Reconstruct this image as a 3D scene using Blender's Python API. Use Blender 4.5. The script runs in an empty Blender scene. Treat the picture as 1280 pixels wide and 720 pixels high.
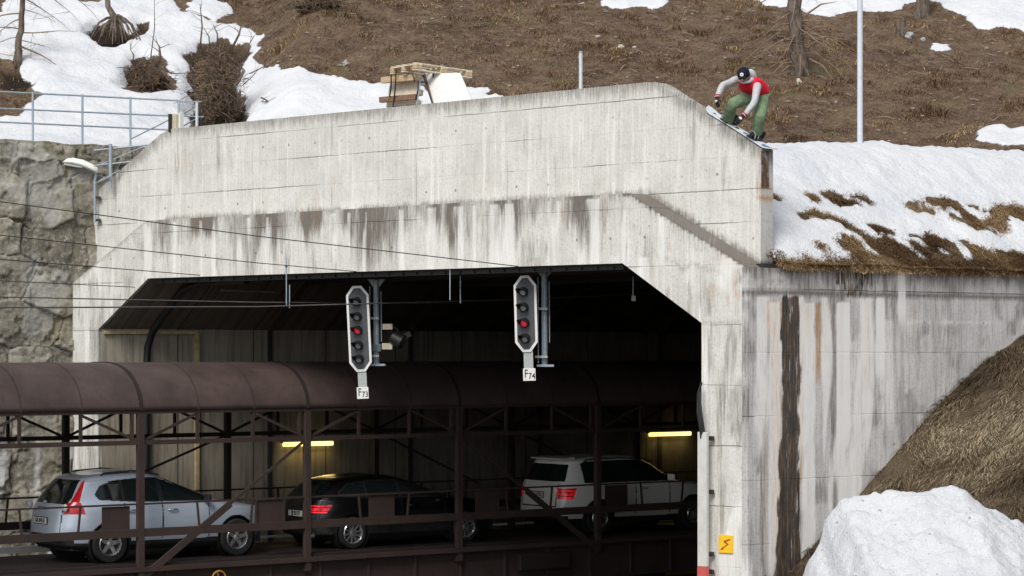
import bpy, bmesh, math, random
import numpy as np
from mathutils import Vector, Matrix
random.seed(7); rng = np.random.default_rng(11)
F = 3000.0; CX = 640.0; HY = 440.0; CAMZ = 5.4     # focal length and horizon measured on the photograph; z below is relative to eye height
PI = math.pi
scn = bpy.context.scene
COL = scn.collection
# ------------------------------------------------------------------ frames
T0 = np.array([-7.54, 45.45, 0.0])
U = np.array([.798, .602, 0.0]); U /= np.linalg.norm(U)
N = np.array([-U[1], U[0], 0.0]); ZV = np.array([0, 0, 1.0])
PL = np.array([-8.53, 49.6, 0.0])
V = np.array([.744, -.668, 0.0]); V /= np.linalg.norm(V)
MN = np.array([-V[1], V[0], 0.0])                   # into the tunnel
W0 = np.array([3.79, 38.5, 0.0])
def tn(t, n, z): return T0 + U*t + N*n + ZV*z       # railway frame
def sv(s, d, z): return PL + V*s + MN*d + ZV*z      # portal frame
def ray(px, py, Y): return np.array([(px-CX)/F*Y, Y, (HY-py)/F*Y])
def on_plane(px, py, p0, nrm):
    d = np.array([(px-CX)/F, 1.0, (HY-py)/F])
    return d*(np.dot(p0, nrm)/np.dot(d, nrm))
def portal_sz(px, py, d=0.0):
    p = on_plane(px, py, PL+MN*d, MN); return (float(np.dot(p-PL, V)), float(p[2]))
def wall_tz(px, py):
    p = on_plane(px, py, W0, N); return (float(np.dot(p-W0, U)), float(p[2]))
# ------------------------------------------------------------------ noise
def _h(ix, iy, seed):
    n = (ix*374761393 + iy*668265263 + seed*1442695041) & 0xffffffff
    n = ((n ^ (n >> 13))*1274126177) & 0xffffffff
    return ((n ^ (n >> 16)) & 0xffff)/65535.0
def vnoise(x, y, seed=0):
    x = np.asarray(x, float); y = np.asarray(y, float)+0*x
    ix = np.floor(x).astype(np.int64); iy = np.floor(y).astype(np.int64)
    fx = x-ix; fy = y-iy; fx = fx*fx*(3-2*fx); fy = fy*fy*(3-2*fy)
    a = _h(ix, iy, seed); b = _h(ix+1, iy, seed); c = _h(ix, iy+1, seed); d = _h(ix+1, iy+1, seed)
    return (a*(1-fx)+b*fx)*(1-fy)+(c*(1-fx)+d*fx)*fy
def fbm(x, y, oct=4, seed=0):
    v = 0; a = .5; f = 1.0
    for k in range(oct): v = v+a*vnoise(x*f, y*f, seed+k*17); a *= .5; f *= 2.03
    return v/(1-.5**oct)
def sstep(a, b, x):
    t = np.clip((np.asarray(x, float)-a)/(b-a), 0, 1); return t*t*(3-2*t)
def inpoly(x, y, poly):
    x = np.asarray(x); y = np.asarray(y); r = np.zeros(x.shape, bool); j = len(poly)-1
    for i in range(len(poly)):
        xi, yi = poly[i]; xj, yj = poly[j]
        c = ((yi > y) != (yj > y)) & (x < (xj-xi)*(y-yi)/((yj-yi) if yj != yi else 1e-9)+xi)
        r ^= c; j = i
    return r
# ------------------------------------------------------------------ mesh builder
class MB:
    def __init__(s): s.v = []; s.f = []; s.n = 0
    def add(s, vs, fs):
        vs = [tuple(map(float, v)) for v in vs]
        s.v += vs; s.f += [tuple(i+s.n for i in f) for f in fs]; s.n += len(vs); return s
    def box(s, c, size, ax=None):
        c = np.array(c, float); A = np.eye(3) if ax is None else np.array(ax, float)
        h = np.array(size)/2; vs = []
        for k in range(8):
            q = np.array([(1 if k & 1 else -1)*h[0], (1 if k & 2 else -1)*h[1], (1 if k & 4 else -1)*h[2]])
            vs.append(c+A.T@q)
        return s.add(vs, [(0,2,3,1),(4,5,7,6),(0,1,5,4),(2,6,7,3),(0,4,6,2),(1,3,7,5)])
    def bar(s, p0, p1, w, h, up=(0,0,1)):
        p0 = np.array(p0, float); p1 = np.array(p1, float); d = p1-p0; L = np.linalg.norm(d); d /= L
        up = np.array(up, float)
        if abs(np.dot(up, d)) > .98: up = U.copy()
        sd = np.cross(d, up); sd /= np.linalg.norm(sd); u2 = np.cross(sd, d)
        return s.box((p0+p1)/2, (L, w, h), (d, sd, u2))
    def tube(s, pts, r, n=8, cap=True):
        pts = [np.array(p, float) for p in pts]; m = len(pts)
        rs = [r]*m if np.isscalar(r) else list(r)
        vs = []; prev = None
        for i, p in enumerate(pts):
            d = pts[min(i+1, m-1)]-pts[max(i-1, 0)]; d = d/(np.linalg.norm(d)+1e-9)
            if prev is None:
                a = np.array([0,0,1.0]) if abs(d[2]) < .9 else np.array([1.0,0,0])
                e1 = np.cross(d, a)
            else: e1 = prev-d*np.dot(prev, d)
            e1 /= np.linalg.norm(e1)+1e-9; prev = e1; e2 = np.cross(d, e1)
            for k in range(n):
                an = 2*PI*k/n; vs.append(p+rs[i]*(math.cos(an)*e1+math.sin(an)*e2))
        fs = []
        for i in range(m-1):
            for k in range(n):
                a = i*n+k; b = i*n+(k+1) % n; fs.append((a, b, b+n, a+n))
        if cap: fs += [tuple(range(n))[::-1], tuple((m-1)*n+k for k in range(n))]
        return s.add(vs, fs)
    def prism(s, poly, o, a, b, c, d0, d1):        # 2-D polygon in axes a,b extruded along c from d0 to d1
        o = np.array(o, float); n = len(poly)
        vs = [o+a*p[0]+b*p[1]+c*d0 for p in poly]+[o+a*p[0]+b*p[1]+c*d1 for p in poly]
        fs = [tuple(range(n))[::-1], tuple(range(n, 2*n))]+[(i, (i+1) % n, n+(i+1) % n, n+i) for i in range(n)]
        return s.add(vs, fs)
    def lathe(s, c, axis, prof, n=24, closed=False):    # prof: (dist along axis, radius)
        c = np.array(c, float); ax = np.array(axis, float); ax /= np.linalg.norm(ax)
        a = np.array([0,0,1.0]) if abs(ax[2]) < .9 else np.array([1.0,0,0])
        e1 = np.cross(ax, a); e1 /= np.linalg.norm(e1); e2 = np.cross(ax, e1); vs = []
        for (h, r) in prof:
            for k in range(n):
                an = 2*PI*k/n; vs.append(c+ax*h+r*(math.cos(an)*e1+math.sin(an)*e2))
        m = len(prof); fs = []
        for i in range(m-1 if not closed else m):
            for k in range(n):
                a_ = i*n+k; b_ = i*n+(k+1) % n; j = ((i+1) % m)*n
                fs.append((a_, b_, j+(k+1) % n, j+k))
        return s.add(vs, fs)
    def ball(s, c, r, n=10, m=7, ax=None):
        c = np.array(c, float); r = np.array([r]*3 if np.isscalar(r) else r, float); A = np.eye(3) if ax is None else np.array(ax, float)
        vs = [c+A.T@np.array([0,0,r[2]])]
        for i in range(1, m):
            th = PI*i/m
            for k in range(n):
                an = 2*PI*k/n; vs.append(c+A.T@np.array([r[0]*math.sin(th)*math.cos(an), r[1]*math.sin(th)*math.sin(an), r[2]*math.cos(th)]))
        vs.append(c-A.T@np.array([0,0,r[2]])); fs = [(0, 1+k, 1+(k+1) % n) for k in range(n)]
        for i in range(m-2):
            for k in range(n):
                a = 1+i*n+k; b = 1+i*n+(k+1) % n; fs.append((a, a+n, b+n, b))
        L = len(vs)-1; fs += [(L, 1+(m-2)*n+(k+1) % n, 1+(m-2)*n+k) for k in range(n)]
        return s.add(vs, fs)
def wloc(o):
    m = Matrix.Identity(4)
    while o is not None:
        m = Matrix.LocRotScale(o.location, o.rotation_euler, o.scale) @ m; o = o.parent
    return m
def link(name, me, mat, parent, smooth=None, bevel=0, recalc=True, world=True):
    if recalc:
        bm = bmesh.new(); bm.from_mesh(me); bmesh.ops.recalc_face_normals(bm, faces=bm.faces); bm.to_mesh(me); bm.free()
    o = bpy.data.objects.new(name, me); COL.objects.link(o)
    if mat is not None and len(me.materials) == 0: me.materials.append(mat)
    if parent is not None:
        o.parent = parent
        if world: me.transform(wloc(parent).inverted())
    if smooth is not None:
        if smooth >= 180: me.shade_smooth()
        else:
            me.polygons.foreach_set('use_smooth', [True]*len(me.polygons))
            me.set_sharp_from_angle(angle=math.radians(smooth))
    if bevel:
        b = o.modifiers.new('bevel', 'BEVEL'); b.width = bevel; b.segments = 2; b.limit_method = 'ANGLE'; b.angle_limit = math.radians(40)
    me.update(); return o
def obj(name, mb, mat, parent=None, smooth=None, bevel=0, world=True):
    me = bpy.data.meshes.new(name); me.from_pydata(mb.v, [], mb.f); me.update()
    return link(name, me, mat, parent, smooth, bevel, True, world)
def tag(o, label=None, cat=None, group=None, kind=None):
    if label: o['label'] = label
    if cat: o['category'] = cat
    if group: o['group'] = group
    if kind: o['kind'] = kind
    return o
def thing(name, label, cat, loc, rotz=0, group=None):
    o = bpy.data.objects.new(name, None); COL.objects.link(o); o.location = [float(c) for c in loc]
    o.rotation_euler = (0, 0, rotz); o.empty_display_size = .3
    return tag(o, label, cat, group)
def text_mesh(s, size, mat, name, M, parent, bold=0.0, world=True, xs=1.0):
    cu = bpy.data.curves.new('txt', 'FONT'); cu.body = s; cu.size = size; cu.align_x = 'CENTER'; cu.align_y = 'CENTER'
    cu.extrude = .002; cu.offset = bold; cu.resolution_u = 3
    t = bpy.data.objects.new('txt', cu); COL.objects.link(t)
    bpy.context.view_layer.update()
    me = bpy.data.meshes.new_from_object(t.evaluated_get(bpy.context.evaluated_depsgraph_get()))
    bpy.data.objects.remove(t); me.materials.clear()
    me.transform(M @ Matrix.Diagonal((xs, 1, 1, 1)))
    return link(name, me, mat, parent, recalc=False, world=world)
def frame_mat(o, right, up):
    r = Vector(right).normalized(); u = Vector(up).normalized(); n = r.cross(u)
    return Matrix(((r.x, u.x, n.x, o[0]), (r.y, u.y, n.y, o[1]), (r.z, u.z, n.z, o[2]), (0, 0, 0, 1)))
# ------------------------------------------------------------------ node helpers
class NT:
    def __init__(s, name):
        s.m = bpy.data.materials.new(name); s.m.use_nodes = True; s.t = s.m.node_tree
        s.b = s.t.nodes['Principled BSDF']; s.out = s.t.nodes['Material Output']
    def nd(s, typ, **kw):
        n = s.t.nodes.new(typ)
        for k, v in kw.items(): setattr(n, k, v)
        return n
    def ln(s, a, b): s.t.links.new(a, b)
    def setin(s, sock, v):
        if hasattr(v, 'is_linked') or isinstance(v, bpy.types.NodeSocket): s.ln(v, sock)
        else: sock.default_value = v
    def coord(s, kind='Object', scale=(1,1,1), rot=(0,0,0), loc=(0,0,0)):
        c = s.nd('ShaderNodeTexCoord'); mp = s.nd('ShaderNodeMapping')
        mp.inputs['Scale'].default_value = scale; mp.inputs['Rotation'].default_value = rot; mp.inputs['Location'].default_value = loc
        s.ln(c.outputs[kind], mp.inputs['Vector']); return mp.outputs['Vector']
    def noise(s, vec, scale=5, detail=4, rough=.55, dist=0, out='Fac'):
        n = s.nd('ShaderNodeTexNoise'); s.ln(vec, n.inputs['Vector'])
        n.inputs['Scale'].default_value = scale; n.inputs['Detail'].default_value = detail
        n.inputs['Roughness'].default_value = rough; n.inputs['Distortion'].default_value = dist
        return n.outputs[out]
    def math(s, op, a, b=0.0, c=None, clamp=False):
        n = s.nd('ShaderNodeMath', operation=op); n.use_clamp = clamp
        s.setin(n.inputs[0], a); s.setin(n.inputs[1], b)
        if c is not None: s.setin(n.inputs[2], c)
        return n.outputs[0]
    def rng(s, v, a, b, c=0.0, d=1.0, smooth=False):
        n = s.nd('ShaderNodeMapRange'); n.clamp = True
        if smooth: n.interpolation_type = 'SMOOTHSTEP'
        s.setin(n.inputs[0], v)
        for i, q in zip((1, 2, 3, 4), (a, b, c, d)): n.inputs[i].default_value = q
        return n.outputs[0]
    def mix(s, f, a, b, typ='MIX'):
        n = s.nd('ShaderNodeMix', data_type='RGBA', blend_type=typ)
        s.setin(n.inputs[0], f)
        for k, v in ((6, a), (7, b)):
            if isinstance(v, tuple) and len(v) == 3: v = v+(1,)
            s.setin(n.inputs[k], v)
        return n.outputs[2]
    def attr(s, name, out='Fac'):
        n = s.nd('ShaderNodeAttribute'); n.attribute_name = name; return n.outputs[out]
    def sep(s, v):
        n = s.nd('ShaderNodeSeparateXYZ'); s.ln(v, n.inputs[0]); return n.outputs
    def fin(s, col, rough=.8, metal=0.0, bump=None, bs=.3, bd=.01, spec=.5):
        if isinstance(col, tuple) and len(col) == 3: col = col+(1,)
        s.setin(s.b.inputs['Base Color'], col); s.setin(s.b.inputs['Roughness'], rough); s.setin(s.b.inputs['Metallic'], metal)
        s.b.inputs['Specular IOR Level'].default_value = spec
        if bump is not None:
            b = s.nd('ShaderNodeBump'); b.inputs['Strength'].default_value = bs; b.inputs['Distance'].default_value = bd
            s.ln(bump, b.inputs['Height']); s.ln(b.outputs[0], s.b.inputs['Normal'])
        return s.m
def simple(name, col, rough=.6, metal=0.0, var=.15, scale=6.0, bump=.1, spec=.5, bd=.004):
    m = NT(name); v = m.coord('Object'); n = m.noise(v, scale, 5, .6)
    lo = tuple(c*(1-var) for c in col); hi = tuple(min(1, c*(1+var)) for c in col)
    c = m.mix(m.rng(n, .3, .7), lo, hi)
    return m.fin(c, m.rng(m.noise(v, scale*2.3, 3), .2, .8, max(0, rough-.08), min(1, rough+.08)), metal, n, bump, bd, spec)
# ------------------------------------------------------------------ materials
def concrete(name, base=(.785,.765,.705), dk=(.33,.315,.285), joints=True, z0=2.12, rowh=.54, colw=2.25, warm=0.0, grime=1.0, big=1.0):
    m = NT(name); uv = m.nd('ShaderNodeUVMap'); uv.uv_map = 'st'; uvo = uv.outputs[0]
    def mp(sc, lo=(0,0,0)):
        n = m.nd('ShaderNodeMapping'); n.inputs['Scale'].default_value = sc; n.inputs['Location'].default_value = lo
        m.ln(uvo, n.inputs['Vector']); return n.outputs[0]
    board = m.noise(mp((15, .5, 1)), 1.0, 6, .72)
    board2 = m.noise(mp((46, 1.6, 1), (3,1,0)), 1.0, 6, .72)
    wide = m.noise(mp((2.1, .6, 1), (9,2,0)), 1.0, 7, .74)
    blot = m.noise(mp((.9, .9, 1)), 1.0, 8, .72)
    fine = m.noise(mp((30, 22, 1)), 1.0, 7, .8)
    col = m.mix(m.rng(blot, .3, .72), tuple(c*.80*big+c*(1-big) for c in base), tuple(min(.80, c*1.08) for c in base))
    s1 = m.rng(board, .50, .64, 0, .20*grime); col = m.mix(s1, col, dk)
    s2 = m.rng(board2, .50, .66, 0, .22*grime); col = m.mix(s2, col, dk)
    s3 = m.rng(wide, .50, .68, 0, .24*grime); col = m.mix(s3, col, dk)
    col = m.mix(m.rng(m.noise(mp((3.2, 2.6, 1), (2,7,0)), 1, 9, .8), .50, .60, 0, .16), col, dk)
    col = m.mix(m.rng(m.noise(mp((19,.35,1),(1,5,0)),1,2), .56, .74, 0, .5), col, tuple(min(.84, c*1.18) for c in base))
    col = m.mix(m.rng(fine, .25, .75, 0, .22), tuple(c*.6 for c in dk), col, 'MIX') if False else m.mix(m.rng(fine, .51, .63, 0, .50), col, dk)
    pit = m.nd('ShaderNodeTexVoronoi'); m.ln(mp((5.2,4.1,1)), pit.inputs['Vector']); pit.inputs['Scale'].default_value = 1
    col = m.mix(m.math('MULTIPLY', m.rng(pit.outputs['Distance'], .035, .07, 1, 0), m.rng(m.noise(mp((1.1,1.3,1),(4,4,0)),1,2), .5, .6)), col, (.13,.12,.11))
    hgt = m.math('ADD', board2, fine)
    if joints:
        sx = m.sep(uvo)
        wob = m.math('MULTIPLY', m.math('SUBTRACT', m.noise(mp((3,3,1)), 1, 3), .5), .03)
        zz = m.math('ADD', m.math('DIVIDE', m.math('SUBTRACT', sx[1], z0), rowh), m.math('DIVIDE', wob, rowh))
        fz = m.math('ABSOLUTE', m.math('SUBTRACT', m.math('FRACT', zz), .5))          # .5 at the line
        lz = m.rng(fz, .5-.012/rowh, .5-.004/rowh)
        lz = m.math('MULTIPLY', lz, m.rng(m.noise(mp((.55, 1.7, 1), (7,0,0)), 1, 3), .44, .60, .12, .95))
        row = m.math('MULTIPLY', m.math('FLOOR', zz), .31)
        ss = m.math('ADD', m.math('DIVIDE', sx[0], colw), m.math('MULTIPLY', wob, .4))
        fs = m.math('ABSOLUTE', m.math('SUBTRACT', m.math('FRACT', ss), .5))
        ls = m.math('MULTIPLY', m.rng(fs, .5-.010/colw, .5-.003/colw), m.rng(m.noise(mp((.8, 1.1, 1), (2,8,0)), 1, 3), .47, .58, .05, .85))
        j = m.math('MAXIMUM', lz, ls)
        col = m.mix(m.math('MULTIPLY', j, .8), col, (.09,.085,.075))
        # tie holes along every row
        hx = m.math('SUBTRACT', m.math('FRACT', m.math('DIVIDE', sx[0], .74)), .5)
        hz = m.math('SUBTRACT', m.math('FRACT', m.math('DIVIDE', m.math('SUBTRACT', sx[1], z0+rowh/2), rowh*2)), .5)
        r = m.math('SQRT', m.math('ADD', m.math('POWER', m.math('MULTIPLY', hx, .74), 2), m.math('POWER', m.math('MULTIPLY', hz, rowh*2), 2)))
        hm = m.math('MULTIPLY', m.rng(r, .016, .03, 1, 0), m.rng(m.noise(mp((.9,.9,1),(5,5,0)),1,1), .45,.55,.1,.8))
        col = m.mix(hm, col, (.16,.15,.135))
        hgt = m.math('SUBTRACT', hgt, m.math('MULTIPLY', j, 1.5))
    edge = m.noise(mp((30, 2.0, 1), (0,3,0)), 1, 7, .76)
    dkf = m.attr('dark'); dmask = m.rng(m.math('ADD', dkf, m.math('MULTIPLY', m.math('SUBTRACT', edge, .5), 2.1)), .16, .86)
    dmask = m.math('MULTIPLY', dmask, m.rng(dkf, .02, .2))
    col = m.mix(m.math('MULTIPLY', dmask, .86), col, (.105,.085,.066))
    rs = m.attr('rust'); rmask = m.math('MULTIPLY', m.rng(m.math('ADD', rs, m.math('MULTIPLY', m.math('SUBTRACT', edge, .5), 1.8)), .3, .85), m.rng(rs, .02, .2))
    col = m.mix(m.math('MULTIPLY', rmask, .88), col, (.47,.235,.07))
    wh = m.attr('white'); wmask = m.math('MULTIPLY', m.rng(m.math('ADD', wh, m.math('MULTIPLY', m.math('SUBTRACT', edge, .5), 1.8)), .28, .75), m.rng(wh, .02, .2))
    col = m.mix(m.math('MULTIPLY', wmask, .8), col, (.90,.89,.86))
    bl = m.attr('black'); bmask = m.math('MULTIPLY', m.rng(m.math('ADD', bl, m.math('MULTIPLY', m.math('SUBTRACT', edge, .5), 2.4)), .30, .62), m.rng(bl, .02, .2))
    rough_col = m.mix(m.rng(m.noise(mp((34, 1.5, 1), (6,6,0)), 1, 7, .75), .50, .68), (.020,.015,.012), (.27,.155,.075))
    col = m.mix(m.math('MULTIPLY', bmask, .95), col, rough_col)
    return m.fin(col, .88, 0, hgt, .35, .012, .3)
M = {}
M['conc'] = concrete('weathered_concrete')
M['conc_side'] = concrete('side_wall_concrete', (.66,.645,.63), (.20,.19,.19), True, 2.3-3.34, 1.03, 2.3, grime=1.5)
M['conc_collar'] = concrete('collar_concrete', (.795,.772,.705), (.33,.315,.285), True, .44, .98, 2.6, grime=1.25)
def depth_shade(name, c0, c1, t0=0.0, t1=9.0, metal=0):
    # tunnel gloom painted into the colour: darker with distance from the mouth
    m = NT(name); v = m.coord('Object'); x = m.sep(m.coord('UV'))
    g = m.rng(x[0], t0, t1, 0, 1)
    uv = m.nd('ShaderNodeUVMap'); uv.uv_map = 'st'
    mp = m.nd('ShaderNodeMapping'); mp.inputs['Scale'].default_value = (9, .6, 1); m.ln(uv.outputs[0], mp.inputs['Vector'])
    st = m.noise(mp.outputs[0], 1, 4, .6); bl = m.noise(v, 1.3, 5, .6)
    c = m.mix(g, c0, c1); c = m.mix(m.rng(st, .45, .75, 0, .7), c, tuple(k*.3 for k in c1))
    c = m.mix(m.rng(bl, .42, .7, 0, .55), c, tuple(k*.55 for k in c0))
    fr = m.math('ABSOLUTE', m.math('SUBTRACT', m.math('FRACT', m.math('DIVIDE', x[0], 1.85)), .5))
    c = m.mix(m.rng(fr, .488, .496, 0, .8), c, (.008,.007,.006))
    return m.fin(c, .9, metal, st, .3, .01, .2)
M['shade_wall'] = depth_shade('depth_shaded_wall', (.38,.34,.27), (.105,.095,.082), 0, 12)
M['shade_haunch'] = depth_shade('depth_shaded_haunch', (.20,.172,.142), (.018,.016,.014), .5, 9)
M['shade_dark'] = depth_shade('depth_shaded_ceiling', (.075,.062,.052), (.010,.009,.008), 0, 8)
def rusty(name, c, var=.25, rough=.75, str_=.5):
    m = NT(name); v = m.coord('Object'); n = m.noise(v, 1.4, 6, .65); f = m.noise(v, 22, 5, .65)
    s = m.noise(m.coord('Object', (7,7,.7)), 1.5, 4, .6)
    col = m.mix(m.rng(n, .3, .7), tuple(k*(1-var) for k in c), tuple(k*(1+var) for k in c))
    col = m.mix(m.rng(f, .55, .8, 0, .5), col, (c[0]*1.7, c[1]*1.25, c[2]*1.05))
    col = m.mix(m.rng(s, .55, .8, 0, .5), col, tuple(k*.5 for k in c))
    return m.fin(col, m.rng(f, .3, .7, rough-.15, rough+.1), .0, f, .25, .004, .35)
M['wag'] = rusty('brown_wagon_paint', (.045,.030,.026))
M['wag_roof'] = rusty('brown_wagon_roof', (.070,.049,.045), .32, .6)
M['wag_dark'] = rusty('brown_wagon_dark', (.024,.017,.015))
M['galv'] = simple('galvanised_steel', (.36,.42,.47), .5, .3, .15, 14)
M['galv_pale'] = simple('pale_galvanised_post', (.60,.64,.68), .45, .1, .08, 9)
M['steel_dk'] = simple('dark_steel', (.035,.035,.037), .55, .2, .3, 12)
M['wire'] = simple('overhead_wire', (.055,.052,.050), .5, .4, .2, 8)
M['black'] = simple('black_plastic', (.012,.012,.013), .5, 0, .2, 20)
M['white_paint'] = simple('white_paint', (.74,.74,.72), .5, 0, .05, 14)
M['lamp_shell'] = simple('lamp_shell', (.80,.81,.76), .45, 0, .05, 8)
M['red_paint'] = simple('red_paint', (.60,.10,.09), .5, 0, .1, 10)
M['post_white'] = simple('dirty_white_paint', (.62,.61,.58), .55, 0, .12, 4, .1)
M['yellow'] = simple('sign_yellow', (.90,.56,.02), .45, 0, .05, 8, .02)
M['sign_red'] = simple('sign_red', (.42,.04,.02), .5, 0, .1, 8, .02)
M['grey_paint'] = simple('signal_grey', (.062,.066,.073), .55, 0, .15, 16)
M['label_grey'] = simple('label_grey', (.40,.42,.41), .6, 0, .1, 16)
M['ink'] = simple('sign_ink', (.015,.015,.016), .6, 0, .1, 16, .0)
M['cream'] = simple('cream_box', (.55,.50,.37), .6, 0, .12, 12)
M['wood'] = simple('pallet_wood', (.52,.38,.23), .8, 0, .25, 22, .3)
M['wood_pale'] = simple('pale_pallet_wood', (.68,.60,.47), .8, 0, .2, 22, .3)
M['wood_dark'] = simple('weathered_pallet_wood', (.20,.115,.075), .85, 0, .35, 18, .3)
M['wood_strip'] = simple('sooty_timber_frame', (.42,.33,.18), .8, 0, .3, 5, .3)
M['bark'] = NT('bark')
def bark():
    m = M['bark']; v = m.coord('Object', (9,9,2.2)); n = m.noise(v, 1.6, 6, .7, .6); f = m.noise(m.coord('Object'), 40, 4)
    c = m.mix(m.rng(n, .35, .66), (.050,.038,.030), (.235,.190,.155)); c = m.mix(m.rng(f, .5, .8, 0, .4), c, (.10,.085,.05))
    M['bark'] = m.fin(c, .92, 0, n, .9, .03, .2)
bark()
M['twig'] = simple('twig', (.23,.165,.11), .9, 0, .4, 9, .2)
M['twig_dark'] = simple('dark_twig', (.10,.066,.045), .9, 0, .4, 9, .2)
M['rock'] = simple('grey_rock', (.33,.33,.33), .9, 0, .3, 6, .6, .3, .03)
M['glass_lamp'] = simple('unlit_lens', (.40,.43,.43), .18, 0, .2, 30, 0, .8)
def emit(name, col, st, base=(.8,.8,.8)):
    m = NT(name); m.fin(base, .3); m.b.inputs['Emission Color'].default_value = col+(1,); m.b.inputs['Emission Strength'].default_value = st
    return m.m
M['red_lens'] = emit('lit_red_lens', (1,.04,.08), .36, (.5,.02,.03))
M['tube_light'] = emit('yellow_fluorescent_tube', (1,.74,.20), 2.6)
# stone retaining wall: attributes cell (0..1) and crack (0..1) are baked with the relief
def stone_mat():
    m = NT('granite_masonry'); v = m.coord('Object'); n = m.noise(v, 1.6, 6, .68); f = m.noise(v, 14, 6, .72); cell = m.attr('cell')
    c = m.mix(m.rng(cell, 0, 1), (.185,.165,.125), (.36,.335,.275))
    c = m.mix(m.rng(n, .42, .64, 0, .85), c, (.125,.112,.092)); c = m.mix(m.rng(f, .50, .66, 0, .65), c, (.46,.44,.39))
    c = m.mix(m.rng(m.noise(v, 33, 4, .7), .54, .7, 0, .6), c, (.05,.047,.042))
    c = m.mix(m.rng(m.noise(v, .8, 3, .6), .52, .68, 0, .5), c, (.17,.155,.075))
    c = m.mix(m.rng(m.noise(m.coord('Object', (5,5,.6)), 1.2, 4, .6), .57, .75, 0, .55), c, (.055,.048,.04))
    c = m.mix(m.attr('crack'), c, (.030,.026,.022))
    c = m.mix(m.attr('white'), c, (.60,.60,.60))
    return m.fin(c, .9, 0, m.math('ADD', n, f), .7, .03, .3)
M['stone'] = stone_mat()
def terrain_mat():
    m = NT('alpine_ground'); v = m.coord('Object')
    n = m.noise(v, .55, 5, .6); d = m.noise(v, 3.2, 6, .7); f = m.noise(v, 13, 6, .75); g = m.noise(m.coord('Object', (1,1,1)), 41, 3, .7)
    c = m.mix(m.rng(n, .35, .65), (.080,.045,.030), (.150,.098,.060))
    c = m.mix(m.rng(d, .44, .60, 0, .8), c, (.215,.150,.098)); c = m.mix(m.rng(f, .48, .60, 0, .75), c, (.045,.028,.020))
    c = m.mix(m.rng(g, .54, .66, 0, .7), c, (.40,.31,.21))
    c = m.mix(m.rng(m.noise(v, 1.1, 4, .6), .56, .68, 0, .35), c, (.13,.13,.05))
    c = m.mix(m.attr('pit'), c, (.020,.013,.009))
    sn = m.attr('snow'); e = m.noise(v, 7, 5, .7); e2 = m.noise(v, 28, 4, .7)
    w = m.math('ADD', m.math('MULTIPLY', m.math('SUBTRACT', e, .5), .55), m.math('MULTIPLY', m.math('SUBTRACT', e2, .5), .35))
    mask = m.rng(m.math('ADD', sn, w), .46, .54)
    s1 = m.noise(v, .9, 4, .55); s2 = m.noise(v, 9, 5, .7)
    sc = m.mix(m.rng(s1, .3, .7), (.66,.685,.72), (.76,.765,.775)); sc = m.mix(m.rng(s2, .56, .78, 0, .6), sc, (.54,.54,.55))
    sc = m.mix(m.rng(m.noise(v, 17, 3, .7), .68, .78, 0, .55), sc, (.34,.30,.26))
    c2 = m.mix(mask, c, sc)
    h = m.math('ADD', m.math('MULTIPLY', m.mix(mask, f, s2), 1), m.math('MULTIPLY', mask, 1.2))
    m.fin(c2, .9, 0, h, .8, .07, .25)
    return m.m
M['terrain'] = terrain_mat()
def snow_mat():
    m = NT('ploughed_snow'); v = m.coord('Object'); a = m.noise(v, 1.2, 4, .6); b = m.noise(v, 9, 6, .7); c = m.noise(v, 30, 4, .7)
    col = m.mix(m.rng(a, .3, .7), (.76,.785,.82), (.84,.85,.86)); col = m.mix(m.rng(b, .56, .78, 0, .5), col, (.52,.55,.60))
    col = m.mix(m.rng(m.noise(v, 11, 3, .6), .67, .71, 0, .8), col, (.30,.28,.25)); col = m.mix(m.rng(m.noise(v, 55, 3, .8), .52, .70, 0, .25), col, (.58,.61,.66))
    return m.fin(col, .85, 0, m.math('ADD', b, m.math('MULTIPLY', c, .8)), .9, .06, .3)
M['snow'] = snow_mat()
def soil_mat():
    m = NT('grassy_soil'); v = m.coord('Object'); n = m.noise(v, 1.1, 5, .6); f = m.noise(v, 16, 6, .75)
    c = m.mix(m.rng(n, .35, .65), (.075,.052,.034), (.13,.098,.062)); c = m.mix(m.rng(f, .45, .65, 0, .6), c, (.03,.02,.014))
    return m.fin(c, .95, 0, f, .6, .04, .2)
M['soil'] = soil_mat()
def blade_mat(name, a, b, c3):
    m = NT(name); k = m.attr('tint'); c = m.mix(m.rng(k, 0, .6), a, b); c = m.mix(m.rng(k, .6, 1.0), c, c3)
    return m.fin(c, .85, spec=.15)
M['blade'] = blade_mat('dry_blades', (.060,.032,.021), (.175,.105,.064), (.42,.31,.20))
M['blade2'] = blade_mat('long_dry_blades', (.060,.042,.026), (.215,.160,.096), (.52,.43,.29))
M['blade3'] = blade_mat('ochre_blades', (.13,.075,.040), (.40,.265,.135), (.68,.53,.32))
def gravel():
    m = NT('track_ballast'); v = m.coord('Object'); vo = m.nd('ShaderNodeTexVoronoi'); m.ln(v, vo.inputs['Vector']); vo.inputs['Scale'].default_value = 18
    c = m.mix(vo.outputs['Distance'], (.20,.17,.15), (.07,.06,.05)); return m.fin(c, .95, 0, vo.outputs['Distance'], .8, .04, .2)
M['ballast'] = gravel()

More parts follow.
